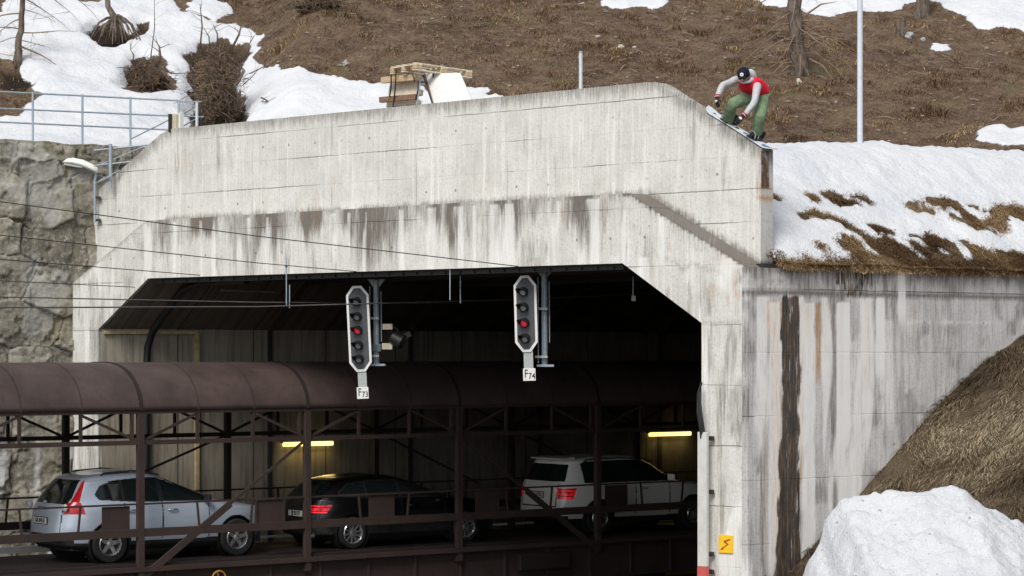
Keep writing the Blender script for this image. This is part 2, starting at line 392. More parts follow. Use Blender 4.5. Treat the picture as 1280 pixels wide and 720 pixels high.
# ------------------------------------------------------------------ gridded concrete plates
def plate(name, poly, P, ax, nrm, depth, ds, dz, attrs, mat, parent, back=True):
    """poly in (s,z) metres, P(s,d,z) -> point, extruded from depth[0] to depth[1]; front face gridded so stains and painted edge shade can be stored on its vertices"""
    bm = bmesh.new()
    vs = [bm.verts.new(P(s, 0, z)-P(0, 0, 0)) for s, z in poly]; bm.faces.new(vs)
    O = Vector(P(0, 0, 0)); A = Vector(ax)
    s0 = min(p[0] for p in poly); s1 = max(p[0] for p in poly); z0 = min(p[1] for p in poly); z1 = max(p[1] for p in poly)
    def cut(co, no):
        bmesh.ops.bisect_plane(bm, geom=bm.verts[:]+bm.edges[:]+bm.faces[:], plane_co=co, plane_no=no, dist=1e-5)
    k = z0+dz
    while k < z1: cut(Vector((0, 0, k)), Vector((0, 0, 1))); k += dz
    k = s0+ds
    while k < s1: cut(A*k, A); k += ds
    me = bpy.data.meshes.new(name)
    off = Vector(P(0, depth[0], 0)-P(0, 0, 0)); bmesh.ops.translate(bm, verts=bm.verts, vec=off)
    # rim and back
    bound = [e for e in bm.edges if e.is_boundary]
    r = bmesh.ops.extrude_edge_only(bm, edges=bound); nv = [g for g in r['geom'] if isinstance(g, bmesh.types.BMVert)]
    bmesh.ops.translate(bm, verts=nv, vec=Vector(P(0, depth[1], 0)-P(0, depth[0], 0)))
    if back:
        bv = [bm.verts.new(Vector(P(s, depth[1], z)-P(0, 0, 0))) for s, z in poly]; bm.faces.new(bv)
    bmesh.ops.recalc_face_normals(bm, faces=bm.faces)
    bm.to_mesh(me); bm.free()
    n = len(me.vertices); co = np.empty(n*3); me.vertices.foreach_get('co', co); co = co.reshape(-1, 3)
    s = co @ np.array(ax); z = co[:, 2]; d = co @ np.array(nrm)
    for an, fn in attrs.items():
        a = me.attributes.new(an, 'FLOAT', 'POINT'); a.data.foreach_set('value', np.clip(fn(s, z), 0, 1).astype(np.float32))
    for an in ('dark', 'rust', 'white', 'black'):
        if an not in attrs: me.attributes.new(an, 'FLOAT', 'POINT')
    uv = me.uv_layers.new(name='st'); li = np.empty(len(me.loops), np.int32); me.loops.foreach_get('vertex_index', li)
    uvd = np.stack([s[li]+d[li]*.7, z[li]], 1).astype(np.float32).ravel(); uv.data.foreach_set('uv', uvd)
    me.transform(Matrix.Translation(O))
    return link(name, me, mat, parent, recalc=False)
def rust_end():
    m = NT('rusted_end_face'); v = m.coord('Object', (1,1,.6)); n = m.noise(v, 9, 5, .7); f = m.noise(v, 40, 4, .7)
    c = m.mix(m.rng(n, .42, .52), (.30,.30,.30), (.17,.095,.055)); c = m.mix(m.rng(f, .45, .6, 0, .8), c, (.07,.045,.03)); return m.fin(c, .9, 0, n, .5, .01, .2)
tun = thing('tunnel', 'wide pale concrete gallery tunnel mouth with chamfered corners and streaked parapet', 'tunnel', sv(7, 0, -CAMZ))
psz = portal_sz
# outline of the front collar
s_in_l, _ = psz(123, 412); z_kn = .475; s_in_r, _ = psz(877, 406)
s_tl, z_tl = psz(185, 346.5); s_tr, z_tr = psz(778, 331); z_top = 1.49
s_ol, _ = psz(91, 380); z_ol = psz(91, 354)[1]; s_ot, z_ot = psz(182, 278); s_or, z_or = psz(786, 245); s_oe, z_oe = psz(936, 338)
z_ot = z_or = 2.66; z_oe = 1.36
ZB = -CAMZ-.3
collar = [(s_ol, ZB), (s_in_l, ZB), (s_in_l, z_kn), (s_tl, z_top), (s_tr, z_top), (s_in_r, z_kn), (s_in_r, ZB), (s_oe, ZB), (s_oe, z_oe), (s_or, z_or), (s_ot, z_ot), (s_ol, z_ol)]
def top_of_collar(s):
    return np.interp(s, [s_ol, s_ot, s_or, s_oe], [z_ol, z_ot, z_or, z_oe])
def collar_dark(s, z):
    dep = top_of_collar(s)-z
    L = .34+1.5*sstep(.30, .66, fbm(s*1.1, 0*s, 3, 3))*(.25+.75*sstep(.25, .8, vnoise(s*9, 0*s, 5)))+.45*vnoise(s*20, 0*s, 8)
    mid = sstep(s_ot-.3, s_ot+.6, s)*(1-sstep(s_or-1.2, s_or-.2, s))
    d = .9*(1-sstep(.2, 1.05, dep/(L+.05)))*(.22+.78*mid)*(.5+.75*sstep(.3,.6,fbm(s*2.3,0*s+4,3,66)))*(.35+.95*vnoise(s*5, z*.8, 9))
    low = .42*sstep(.56, .75, fbm(s*4, z*1.1, 3, 21))*sstep(.2, 1.0, dep)
    # flaking patch on the right chamfer
    rr = sstep(s_or-.2, s_or+.3, s); line = np.interp(s, [s_or, s_or+.9, s_oe], [2.15, 1.45, 1.05])
    crack = rr*(1-sstep(.02, .09, np.abs(z-line-.22*(fbm(s*4, 0*s, 4, 31)-.5)*2)))*.42*(.3+fbm(s*5,z*5,3,8))
    joint_r = (1-sstep(.02, .05, np.abs(s-s_or+.15)))*.35
    pil = (z < z_kn)*.5*sstep(.55, .8, fbm(s*5, z*.6, 3, 51))
    edge_r = .75*(sstep(s_oe-.30, s_oe-.16, s)*(1-sstep(s_oe-.05, s_oe, s)))*sstep(.5, .62, fbm(s*2, z*1.3, 3, 77))
    kn = (1-sstep(.012, .035, np.abs(z-z_kn+.02)))*(s > s_in_r-.05)*.85+(1-sstep(.012, .035, np.abs(z-z_kn+.02)))*(s < s_in_l+.02)*.8
    ledge = 1.15*(dep < .025)*sstep(s_or-.3, s_or, s); lft = .40*(1-sstep(s_ot-.2, s_ot+.6, s))*sstep(.44, .62, fbm(s*8, z*1.2, 4, 19)); sl_e = .42*(1-sstep(.0, .22, dep+.1*(fbm(s*9,z*9,3,4)-.5)))  # lft and sl_e paint relief shading along the left slope and edge
    return np.maximum.reduce([d, low, crack, joint_r, pil, edge_r, kn, ledge, lft, sl_e])
def collar_rust(s, z):
    rr = sstep(s_or, s_or+.5, s); line = np.interp(s, [s_or, s_or+.9, s_oe], [2.15, 1.45, 1.05])
    p = rr*sstep(.5, .7, fbm(s*3.2, z*3.2, 5, 41))*(1-sstep(.3,.6,np.abs(z-line)))*.42
    p2 = .30*sstep(.60, .74, fbm(s*2.6, z*.8, 3, 61))*(top_of_collar(s)-z < .9)*sstep(s_ot, s_ot+.5, s)
    return np.maximum(p, p2)
def collar_white(s, z):
    rr = sstep(s_or-.2, s_or+.3, s)
    return (top_of_collar(s)-z > .04)*np.maximum(.6*rr*sstep(.55, .68, fbm(s*1.6+3, z*.6, 3, 83))*(z < 1.6), .6*sstep(.58, .72, fbm(s*5, z*.5, 3, 13)))
plate('portal_collar', collar, sv, V, MN, (0, .52), .045, .06, {'dark': collar_dark, 'rust': collar_rust, 'white': collar_white}, M['conc_collar'], tun, back=False)
# upper parapet, set back half a metre
q = lambda a, b: psz(a, b, .5)
s_pl = q(113, 300)[0]; s_a = q(119, 241)[0]; s_b = q(200, 168)[0]; s_c = q(213, 161)[0]; s_d = q(818, 104)[0]; s_e = q(951, 186)[0]
zt = 4.56; z_pe = q(951, 186)[1]; z_pl = q(113, 248)[1]
par = [(s_pl, 1.0), (s_in_l, 1.0), (s_tl, 1.62), (s_tr, 1.62), (s_tr+.7, 1.22), (s_e, 1.22), (s_e, z_pe), (s_d+.10, zt-.05), (s_d, zt-.01), (s_d-.15, zt), (s_c, zt-.02), (s_b, q(200,168)[1]), (s_a, q(119,241)[1]), (s_pl, z_pl)]
def par_top(s): return np.interp(s, [s_pl, s_a, s_c, s_d, s_e], [z_pl, q(119,241)[1], zt, zt, z_pe])
def par_dark(s, z):
    dep = par_top(s)-z
    top = (1-sstep(.0, .34, dep+.12*(vnoise(s*14, 0*s, 3)-.5)))*(.42+.35*fbm(s*2, z*3, 3, 6))
    # wash of the ledge
    up = z-np.interp(s, [s_ot, s_or, s_oe], [2.66, 2.66, 1.36])
    led = (1-sstep(.0, .09+.14*vnoise(s*3, 0*s, 17), up))*.7*(s > s_ot)
    dr = .40*sstep(.66, .80, fbm(s*12, z*.35, 3, 91))*(1-sstep(.6, 1.6, dep))
    fa = .20*sstep(.60, .78, fbm(s*3, z*.8, 4, 15))
    line = .75*(1-sstep(.0, .06, np.abs(z-top_of_collar(s)-.02)))  # crease shade above the collar edge, painted in as a dark line
    return np.maximum.reduce([top, led, dr, fa, line])
def par_rust(s, z): return .75*sstep(s_e-.16, s_e-.03, s)*sstep(.42, .62, fbm(s*6, z*3, 3, 5))*(z > 2.4)+.3*sstep(.68, .8, fbm(s*2, z*2, 3, 25))
def par_white(s, z): return .5*sstep(.56, .74, fbm(s*21+5, z*.25, 3, 45))*sstep(.1, .5, par_top(s)-z)+.45*sstep(.60,.72,fbm(s*5, z*.3, 3, 46))*sstep(s_or-1.5, s_or+.5, s)
plate('parapet', par, sv, V, MN, (.5, .84), .05, .075, {'dark': par_dark, 'rust': par_rust, 'white': par_white}, M['conc'], tun)
rs_ = MB(); rs_.box(sv(s_e+.006, .61, (2.65+z_pe)/2), (.01, .20, z_pe-2.70), (V, MN, ZV)); M['rust_end'] = rust_end(); obj('end_plate', rs_, M['rust_end'], tun)
# side wall to the right, parallel to the rails; frame: t from the corner, d towards the hill
def wp(t, d, z): return W0+U*t+N*d+ZV*z
wt = wall_tz
def wall_bands(specs):
    return [(wt(a, py)[0], wt(b, py)[0], *r) for a, b, py, *r in specs]
WB = wall_bands([(974, 1001, 450, 1.0)])
def w_black(s, z):
    ty = 1.36-.42
    lo = np.interp(z, [-4.6, -2.4, 0, .95], [wt(964,690)[0], wt(972,560)[0], wt(977,450)[0], wt(974,372)[0]])
    hi = np.interp(z, [-4.6, -2.4, 0, .95], [wt(1001,690)[0], wt(999,560)[0], wt(1000,450)[0], wt(1000,372)[0]])
    w = .07*(fbm(s*14, z*3.2, 4, 4)-.5)*2
    b = sstep(lo-.03+w, lo+.05+w, s)*(1-sstep(hi-.05+w, hi+.03+w, s))*(z < .95)*(.40+.85*fbm(s*15, z*.9, 4, 14))
    c0 = wt(1040, 350)[0]; c1 = wt(1091, 350)[0]
    n = .15+.30*vnoise(s*11, 0*s, 71)
    b2 = .9*sstep(c0, c0+.03, s)*(1-sstep(c1-.03, c1, s))*(1-sstep(n, n+.06, 1.36-z))*.62
    return np.maximum(b, b2)
def w_dark(s, z):
    dep = 1.36-z
    L = .15+.8*vnoise(s*5, 0*s, 3)*vnoise(s*17, 0*s, 5)
    a = (1-sstep(0, 1, dep/L))*.72
    b = .62*sstep(.50, .70, fbm(s*9, z*.5, 5, 33))*(1-sstep(2.5, 4.8, s)*.5)
    lf = (1-sstep(.010, .03, np.abs(z-.95-.02*vnoise(s*6,0*s,2))))*.8
    e = .5*sstep(.52, .7, fbm(s*3.2, z*2.6, 6, 43))
    ex = wt(1042, 520)[0]; st = (1-sstep(.02, .07, np.abs(s-ex-.05*vnoise(0*s, z*2, 3))))*.6*(z < .4)
    crk = (1-sstep(.008, .02, np.abs(s-wt(1143,440)[0])))*(z > -.35)*(z < .85)
    return np.maximum.reduce([a, b, lf, e, st, crk])
def w_rust(s, z):
    o = 0*s
    for (a, b, y0, y1, k) in ((957, 972, 374, 412, 1.0), (1006, 1015, 376, 420, 1.1), (1019, 1026, 376, 480, .7), (1036, 1040, 376, 400, .6), (1081, 1089, 378, 480, .75), (1098, 1104, 380, 440, .5), (950,975,374,700,.35), (964,977,374,700,.75),(997,1005,374,600,.75),(1028,1034,376,440,.7),(1140,1146,378,440,.4)):
        A, z1 = wt(a, y0); B, _ = wt(b, y0); z0 = wt(a, y1)[1]
        o = np.maximum(o, sstep(A-.02, A+.02, s)*(1-sstep(B-.02, B+.02, s))*(z < z1)*sstep(z0-.4, z0+.25, z)*k)
    return o
def w_white(s, z):
    o = 0*s
    for (a, b, y0, y1, k) in ((1046, 1063, 376, 560, 1), (960, 976, 376, 720, .7), (1002, 1019, 378, 720, .75), (1077, 1083, 378, 470, .9), (1094, 1106, 376, 470, .9), (1122, 1132, 334, 402, .85), (1100, 1118, 400, 530, .5), (1062,1078,430,700,.5)):
        A, z1 = wt(a, y0); B, _ = wt(b, y0); z0 = wt(a, y1)[1]
        w = .04*(fbm(0*s, z*2, 3, int(a))-.5)
        o = np.maximum(o, sstep(A-.03+w, A+.03+w, s)*(1-sstep(B-.03+w, B+.03+w, s))*(z < z1+.02)*sstep(z0-.5, z0+.3, z)*k)
    o = np.maximum(o, .55*(1-sstep(.01,.03,np.abs(z-.50)))*(s > wt(1110,408)[0])*vnoise(s*3, 0*s, 7))
    o = np.maximum(o, .75*sstep(.50, .68, fbm(s*3.5, z*.4, 3, 63))*(1-sstep(2.6, 4.2, s)*.75)*(z < .93))
    return o
plate('side_wall', [(0, ZB), (9.5, ZB), (9.5, 1.36), (0, 1.36)], wp, U, N, (0, .9), .04, .09, {'dark': w_dark, 'black': w_black, 'rust': w_rust, 'white': w_white}, M['conc_side'], tun, back=False)
mb_ = MB(); mb_.box(wp(5.3, .25, 1.395), (9.9, .50, .07), (U, N, ZV)); obj('shadow_strip', mb_, M['steel_dk'], tun)  # added dark strip standing in for the shadow under the grass overhang
# inside
def extr(name, prof, t0f, t1, mat):
    """strip of surface: prof list of (n,z); runs from the portal plane to t1"""
    me = bpy.data.meshes.new(name); vs = []; fs = []; uvs = []
    K = 24
    for (n, z) in prof:
        # t where the line meets the portal plane (d=.02)
        p = tn(0, n, z); tt = (.06-np.dot(p-PL, MN))/np.dot(U, MN)
        for k in range(K+1):
            t = tt+(t1-tt)*(k/K)**1.5; vs.append(tn(t, n, z)); uvs.append((t-1.7, n+z))
    for i in range(len(prof)-1):
        for k in range(K):
            a = i*(K+1)+k; fs.append((a, a+1, a+K+2, a+K+1))
    me.from_pydata([tuple(v) for v in vs], [], fs); uv = me.uv_layers.new(name='st')
    for l in me.loops: uv.data[l.index].uv = uvs[l.vertex_index]
    return link(name, me, mat, tun, recalc=False)
NF = 3.91; NR = -11.43
extr('inner_wall', [(NF, -CAMZ-.1), (NF, z_kn)], 0, 42, M['shade_wall'])
extr('haunch', [(NF, z_kn), (2.36, z_top)], 0, 42, M['shade_haunch'])
extr('ceiling', [(2.36, z_top), (-9.79, z_top)], 0, 42, M['shade_dark'])
extr('near_haunch', [(-9.79, z_top), (NR, z_kn)], 0, 42, M['shade_dark'])
extr('near_inner_wall', [(NR, z_kn), (NR, -CAMZ-.1)], 0, 42, M['shade_dark'])
ew = MB(); ew.box(tn(42.1, -3.8, -1.9), (.2, 17, 8), (U, N, ZV)); obj('end_wall', ew, M['shade_dark'], tun)
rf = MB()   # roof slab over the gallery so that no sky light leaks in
rf.add([tn(3.2, 5.2, 1.56), tn(42, 5.2, 1.56), tn(42, -11.75, 1.56), tn(6.0, -11.75, 1.56)], [(0,1,2,3)]); obj('roof_slab', rf, M['shade_dark'], tun)
bw = MB(); bw.add([tn(2.9, 4.15, -5.6), tn(42, 4.15, -5.6), tn(42, 4.15, 1.8), tn(2.9, 4.15, 1.8)], [(0,1,2,3)]); obj('outer_wall', bw, M['shade_dark'], tun)
# timber frame strips on the far inner wall
fr = MB(); fr.box(tn(2.9, NF-.04, .41), (2.2, .05, .07), (U, N, ZV)); fr.box(tn(3.98, NF-.05, -1.9), (.08, .08, 4.6), (U, N, ZV)); obj('timber_frame', fr, M['wood_strip'], tun)
for k in range(1, 12):   # ribs of the lining
    t = 2.1+k*3.7
    r = MB(); r.bar(tn(t, NF-.02, -5.3), tn(t, NF-.02, .46), .10, .06, N); r.bar(tn(t, NF-.02, .46), tn(t, 2.38, 1.46), .10, .06); r.bar(tn(t, 2.38, 1.46), tn(t, -9.7, 1.46), .10, .08)
    obj('lining_rib', r, M['steel_dk'], tun)
pc = MB(); pts = [tn(2.75, NF-.09, -5), tn(2.75, NF-.09, -.4), tn(2.78, NF-.10, .1), tn(2.8, NF-.28, .42), tn(2.85, NF-.7, .78), tn(2.9, 2.55, 1.27), tn(3.0, 2.1, 1.40), tn(3.2, .5, 1.42)]
pc.tube(pts, .075, 8)
cb = obj('cable_duct', pc, M['black'], tun, smooth=60)
gt = MB(); gt.bar(sv(s_tl+.1, .20, z_top-.05), sv(s_tr-.1, .20, z_top-.05), .10, .10)
for k in range(34):
    s = s_tl+.3+k*(s_tr-s_tl-.6)/33; gt.box(sv(s, .13, z_top-.06), (.02, .03, .05), (V, MN, ZV))
obj('soffit_cable_tray', gt, M['steel_dk'], tun)
wl = MB(); p0 = tn(6.0, 2.0, 1.38); wl.bar(ray(277, 363, 49.5), ray(357, 365.5, 51.0), .035, .035); obj('conduit', wl, M['galv'], tun)
# kerb bar along the far side of the track
kb = MB(); kb.box(tn(-1.5, 3.05, -3.92), (12, .10, .13), (U, N, ZV)); kb.box(tn(17.3, 3.05, -3.93), (25, .08, .045), (U, N, ZV))
tag(obj('guard_rail', kb, M['post_white']), 'long low white rail running along the far side of the train behind the cars', 'guard rail')
# lamps on the inner wall
for (a, b, lab) in ((6.08, 7.38, 'yellow tube lamp lit on tunnel wall above the black car'), (16.5, 17.85, 'yellow tube lamp lit deep in tunnel above the white car')):
    L = thing('tube_lamp', lab, 'lamp', tn((a+b)/2, NF-.05, -2.0), math.atan2(U[1], U[0]), 'tube lamps on the tunnel wall')
    h = MB(); h.box((0, -.0, .045), (b-a, .09, .05)); obj('housing', h, M['grey_paint'], L, world=False)
    h = MB(); h.box((0, -.05, -.01), (b-a-.04, .09, .09)); obj('diffuser', h, M['tube_light'], L, bevel=.012, world=False)
for a in (6.73, 17.2):
    ld = bpy.data.lights.new('tube_glow', 'AREA'); ld.shape = 'RECTANGLE'; ld.size = 1.2; ld.size_y = .10; ld.energy = 3.2; ld.color = (1, .72, .25)
    lo = bpy.data.objects.new('tube_glow', ld); COL.objects.link(lo); lo.location = tn(a, NF-.16, -2.09); lo.rotation_euler = (math.radians(-25), 0, math.atan2(U[1], U[0])); tag(lo, kind='helper')
# red-white clearance post and cables at the right pillar
cp = thing('marker_post', 'tall white post with red foot standing before the right tunnel pillar', 'post', ray(879, 860, 38.9))
pz = lambda py: (HY-py)/F*38.9
b = MB(); b.box(((879-CX)/F*38.9, 38.9, (pz(540)+pz(708))/2), (.185, .07, pz(540)-pz(708)), (V, MN, ZV)); obj('post', b, M['post_white'], cp, bevel=.008)
b = MB(); b.box(((879-CX)/F*38.9, 38.9, (pz(708)-CAMZ)/2-.002), (.187, .072, pz(708)+CAMZ), (V, MN, ZV)); obj('foot_band', b, M['red_paint'], cp)
for py in (548, 615, 693, 715):
    b = MB(); b.box(np.array([(889-CX)/F*38.9, 38.95, pz(py)]), (.09, .06, .07), (V, MN, ZV)); obj('bracket', b, M['steel_dk'], cp)
b = MB()
for k in range(3):
    pts = [ray(877-k*1.2, 478+k*4, 38.98), ray(872.5+k, 492, 38.95), ray(872+k*2.2, 515, 38.9), ray(876+k*2, 540, 38.88), ray(877+k*2, 556, 38.93)]
    b.tube(pts, .022, 6)
cab = obj('cable_bundle', b, M['black'], None, smooth=60)
tag(cab, 'black cables bowing out of the edge of the right tunnel pillar', 'cables')
# warning sign
sg = thing('warning_sign', 'small square yellow sign with red lightning arrow on the right pillar', 'sign', sv(psz(908, 680)[0], -.012, psz(908, 680)[1]))
sx, sz_ = psz(908, 680); b = MB(); b.box(sv(sx, -.015, sz_), (.285, .02, .295), (V, MN, ZV)); obj('plate', b, M['yellow'], sg, bevel=.006)
zig = [(.09,.10),(-.05,.045),(.035,.0),(-.05,-.06),(-.10,-.095),(-.085,-.04),(-.075,-.062),(-.015,-.062+.03),(.065,.012),(-.01,.045),(.10,.075)]
zig = [(.10,.09),(-.02,.055),(-.035,.035),(.03,.0),(-.06,-.065),(-.055,-.045),(-.10,-.10),(-.035,-.085),(-.05,-.075),(.065,.005),(.0,.038),(.10,.075)]
b = MB(); b.prism(zig, sv(sx, -.029, sz_), V, ZV, MN, -.002, .002); obj('lightning_arrow', b, M['sign_red'], sg)

# ------------------------------------------------------------------ stone retaining wall (left)
SW0 = np.array([-10.56, 49.5, 0]); SW1 = np.array([-8.95, 50.4, 0]); SD = (SW1-SW0)/np.linalg.norm(SW1-SW0); SN = np.array([SD[1], -SD[0], 0])  # towards the camera
def stone_wall():
    L0, L1 = -7.0, 4.2; zt_ = 4.42; za = -CAMZ-.2
    # stones: jittered seeds
    seeds = []; r = random.Random(5)
    z = za; row = 0
    while z < zt_+1:
        hh = r.uniform(.75, 1.2) if z < zt_-.9 else .38
        x = L0-1+r.uniform(0, .8)
        while x < L1+1:
            w = r.uniform(.65, 1.45); seeds.append((x+w/2, z+hh/2+r.uniform(-.2, .2)*(z < zt_-1.3), r.random(), w, hh)); x += w
        z += hh; row += 1
    S = np.array(seeds)
    nx, nz = 420, 400
    X, Z = np.meshgrid(np.linspace(L0, L1, nx), np.linspace(za, zt_, nz)); x = X.ravel(); z = Z.ravel()
    jx = x+.18*(fbm(x*1.1, z*1.1, 3, 1)-.5)*2+.05*(fbm(x*6, z*6, 2, 3)-.5); jz = z+.18*(fbm(x*1.1, z*1.1, 3, 2)-.5)*2+.05*(fbm(x*6, z*6, 2, 4)-.5)
    d1 = np.full(x.shape, 9.); d2 = d1.copy(); c1 = np.zeros(x.shape, int)
    for i, (a, b_, t, w, h) in enumerate(S):
        m = (np.abs(jx-a) < 2.2) & (np.abs(jz-b_) < 2.2)
        d = ((np.abs(jx[m]-a)/(w*1.05))**2.8+(np.abs(jz[m]-b_)/h)**2.8)**(1/2.8)
        D1 = d1[m]; D2 = d2[m]; C = c1[m]; nearer = d < D1
        D2 = np.where(nearer, D1, np.minimum(D2, d)); C = np.where(nearer, i, C); D1 = np.where(nearer, d, D1)
        d1[m] = D1; d2[m] = D2; c1[m] = C
    e = d2-d1; cell = S[c1, 2]
    rel = .055*sstep(0, .035, e)+.05*(cell-.5)*sstep(0, .1, e)+.07*(fbm(x*1.7, z*1.7, 5, 7)-.5)+.055*np.abs(fbm(x*4, z*4, 5, 17)-.5)*2-.05*sstep(.52,.56,fbm(x*2.3, z*1.6, 4, 27))
    tilt = (S[c1, 2]*7 % 1-.5)*.35*(x-S[c1, 0])+(S[c1, 2]*13 % 1-.5)*.30*(z-S[c1, 1]); rel += np.clip(tilt, -.06, .06)*sstep(0, .1, e)
    crack = (.45+.75*fbm(x*3, z*3, 3, 99))*(1-sstep(.0, .026, e+.022*(fbm(x*8, z*8, 3, 9)-.5)))
    topz = z-sstep(zt_-.5, zt_, z)*.10*fbm(x*2, 0*x, 3, 8)
    co = SW0[None]+SD[None]*x[:, None]+SN[None]*rel[:, None]+ZV[None]*topz[:, None]
    idx = np.arange(nx*nz).reshape(nz, nx); a = idx[:-1, :-1].ravel(); f = np.stack([a, a+1, a+nx+1, a+nx], 1)
    # capping course reaching back
    me = bpy.data.meshes.new('retaining_wall'); base = len(co)
    top = idx[-1]; back = co[top]-SN[None]*.7
    co2 = np.vstack([co, back]); bi = np.arange(base, base+nx); f2 = np.stack([top[:-1], top[1:], bi[1:], bi[:-1]], 1)
    me.from_pydata(co2.tolist(), [], np.vstack([f, f2]).tolist())
    for nme, arr in (('cell', cell), ('crack', crack*.9), ('white', .75*sstep(.5, .6, fbm(x*2.5, z*.5, 3, 88))*sstep(-1.7, -2.2, z)*sstep(-1.6, -.6, x)+.25*sstep(.6, .66, fbm(x*1.4, z*.9, 3, 55)))):
        at = me.attributes.new(nme, 'FLOAT', 'POINT'); at.data.foreach_set('value', np.concatenate([arr, np.zeros(nx)+(.5 if nme == 'cell' else 0)]).astype(np.float32))
    o = link('retaining_wall', me, M['stone'], None, smooth=180, recalc=False)
    return tag(o, 'retaining wall of large rough grey stones left of the tunnel mouth', 'stone wall')
stone_wall()
# ------------------------------------------------------------------ terrain
def tN(X, Y): return (X-T0[0])*U[0]+(Y-T0[1])*U[1], (X-T0[0])*N[0]+(Y-T0[1])*N[1]
NW = float(np.dot(W0-T0, N)); TW = float(np.dot(W0-T0, U))
def height(X, Y):
    t, n = tN(X, Y); tp = t-TW; d = n-NW
    bank = 1.42+.70*d+.10*(fbm(t*.9, n*.9, 4, 2)-.5)*2*sstep(0, .6, d)
    plat = 3.47+.062*np.clip(tp, -6, 7)+.12*(fbm(t*.35, n*.35, 3, 6)-.5)
    k = .25; z = -k*np.log(np.exp(-bank/k)+np.exp(-plat/k))
    lf = sstep(-2, -9, X); z = z+lf*.62
    hs = Y-50.0+.9*lf; wn_ = (X-SW0[0])*(-SN[0])+(Y-SW0[1])*(-SN[1]); ww = sstep(-4.6, -7.2, X); hs = hs*(1-ww)+np.minimum(hs, wn_-.35)*ww
    hill = .42*(np.sqrt(hs*hs+1.5)+hs)/2
    return z+hill+sstep(0, 4, hs)*(.55*(fbm(X*.16, Y*.16, 4, 12)-.5)+.22*(fbm(X*.9, Y*.9, 4, 19)-.5))
def hit(px, py, y0=38.6):
    Ys = np.arange(y0, 120, .05); X = (px-CX)/F*Ys; z = (HY-py)/F*Ys; h = height(X, Ys)
    k = np.argmax(h > z)
    if not (h > z).any(): k = len(Ys)-1
    return X[k], Ys[k]
def P(px, py, dz=0.0, y0=47.5):
    x, y = hit(px, py, y0); return np.array([x, y, float(height(np.array([x]), np.array([y]))[0])+dz])
SNOW = [
 ('+', [(-260,185),(-260,-60),(0,-60),(205,-10),(235,20),(262,30),(300,38),(330,50),(318,72),(335,84),(375,93),(400,95),(440,102),(480,106),(540,112),(600,116),(630,124),(628,150),(200,230),(0,205)]),
 ('-', [(45,-50),(62,1),(95,4),(130,1),(150,-50)]),
 ('-', [(-260,50),(0,72),(20,80),(45,98),(52,120),(40,127),(22,147),(-10,150),(-260,160)]),
 ('-', [(-20,-20),(8,-20),(8,14),(0,20),(-20,22)]),
 ('-', [(107,40),(120,30),(135,24),(155,28),(165,38),(178,26),(195,28),(182,36),(172,48),(150,55),(125,58)]),
 ('-', [(148,108),(160,95),(154,85),(165,73),(190,70),(205,78),(212,95),(226,108),(210,116),(185,118),(160,116)]),
 ('-', [(232,75),(250,58),(280,50),(312,62),(308,80),(300,100),(305,130),(314,150),(300,166),(235,166),(240,120),(238,95)]),
 ('-', [(318,48),(331,55),(331,70),(322,74),(326,60)]),
 ('+', [(234,5),(262,-2),(285,8),(295,20),(262,28),(240,18)]),
 ('+', [(712,8),(735,6),(750,12),(760,-30),(835,-30),(832,8),(820,12),(800,10),(790,14),(745,11)]),
 ('+', [(925,-40),(935,4),(975,10),(1030,22),(1040,20),(1075,18),(1120,12),(1140,6),(1165,4),(1185,14),(1215,30),(1230,38),(1400,46),(1400,-60)]),
 ('+', [(1157,60),(1175,56),(1192,58),(1184,67),(1172,68)]),
 ('+', [(1218,178),(1222,168),(1240,162),(1400,163),(1400,184),(1230,184)]),
]
NEAR = [
 ('+', [(925,300),(925,262),(960,258),(1060,261),(1130,267),(1190,275),(1210,287),(1228,298),(1250,302),(1262,291),(1285,282),(1400,290),(1400,150),(925,150)]),
 ('+', [(925,262),(962,266),(985,270),(1008,292),(1030,312),(1052,321),(1088,325),(1085,328),(925,328)]),
]
PIT = [(107,40),(120,30),(135,24),(155,28),(165,38),(178,26),(195,28),(182,36),(172,48),(150,55),(125,58)]
PITS = [PIT, [(148,108),(154,85),(165,73),(190,70),(200,84),(186,92),(170,96),(160,104)], [(0,85),(35,84),(48,100),(30,112),(0,108)], [(232,150),(236,80),(250,60),(290,52),(306,66),(296,100),(302,130),(310,152),(290,160)]]
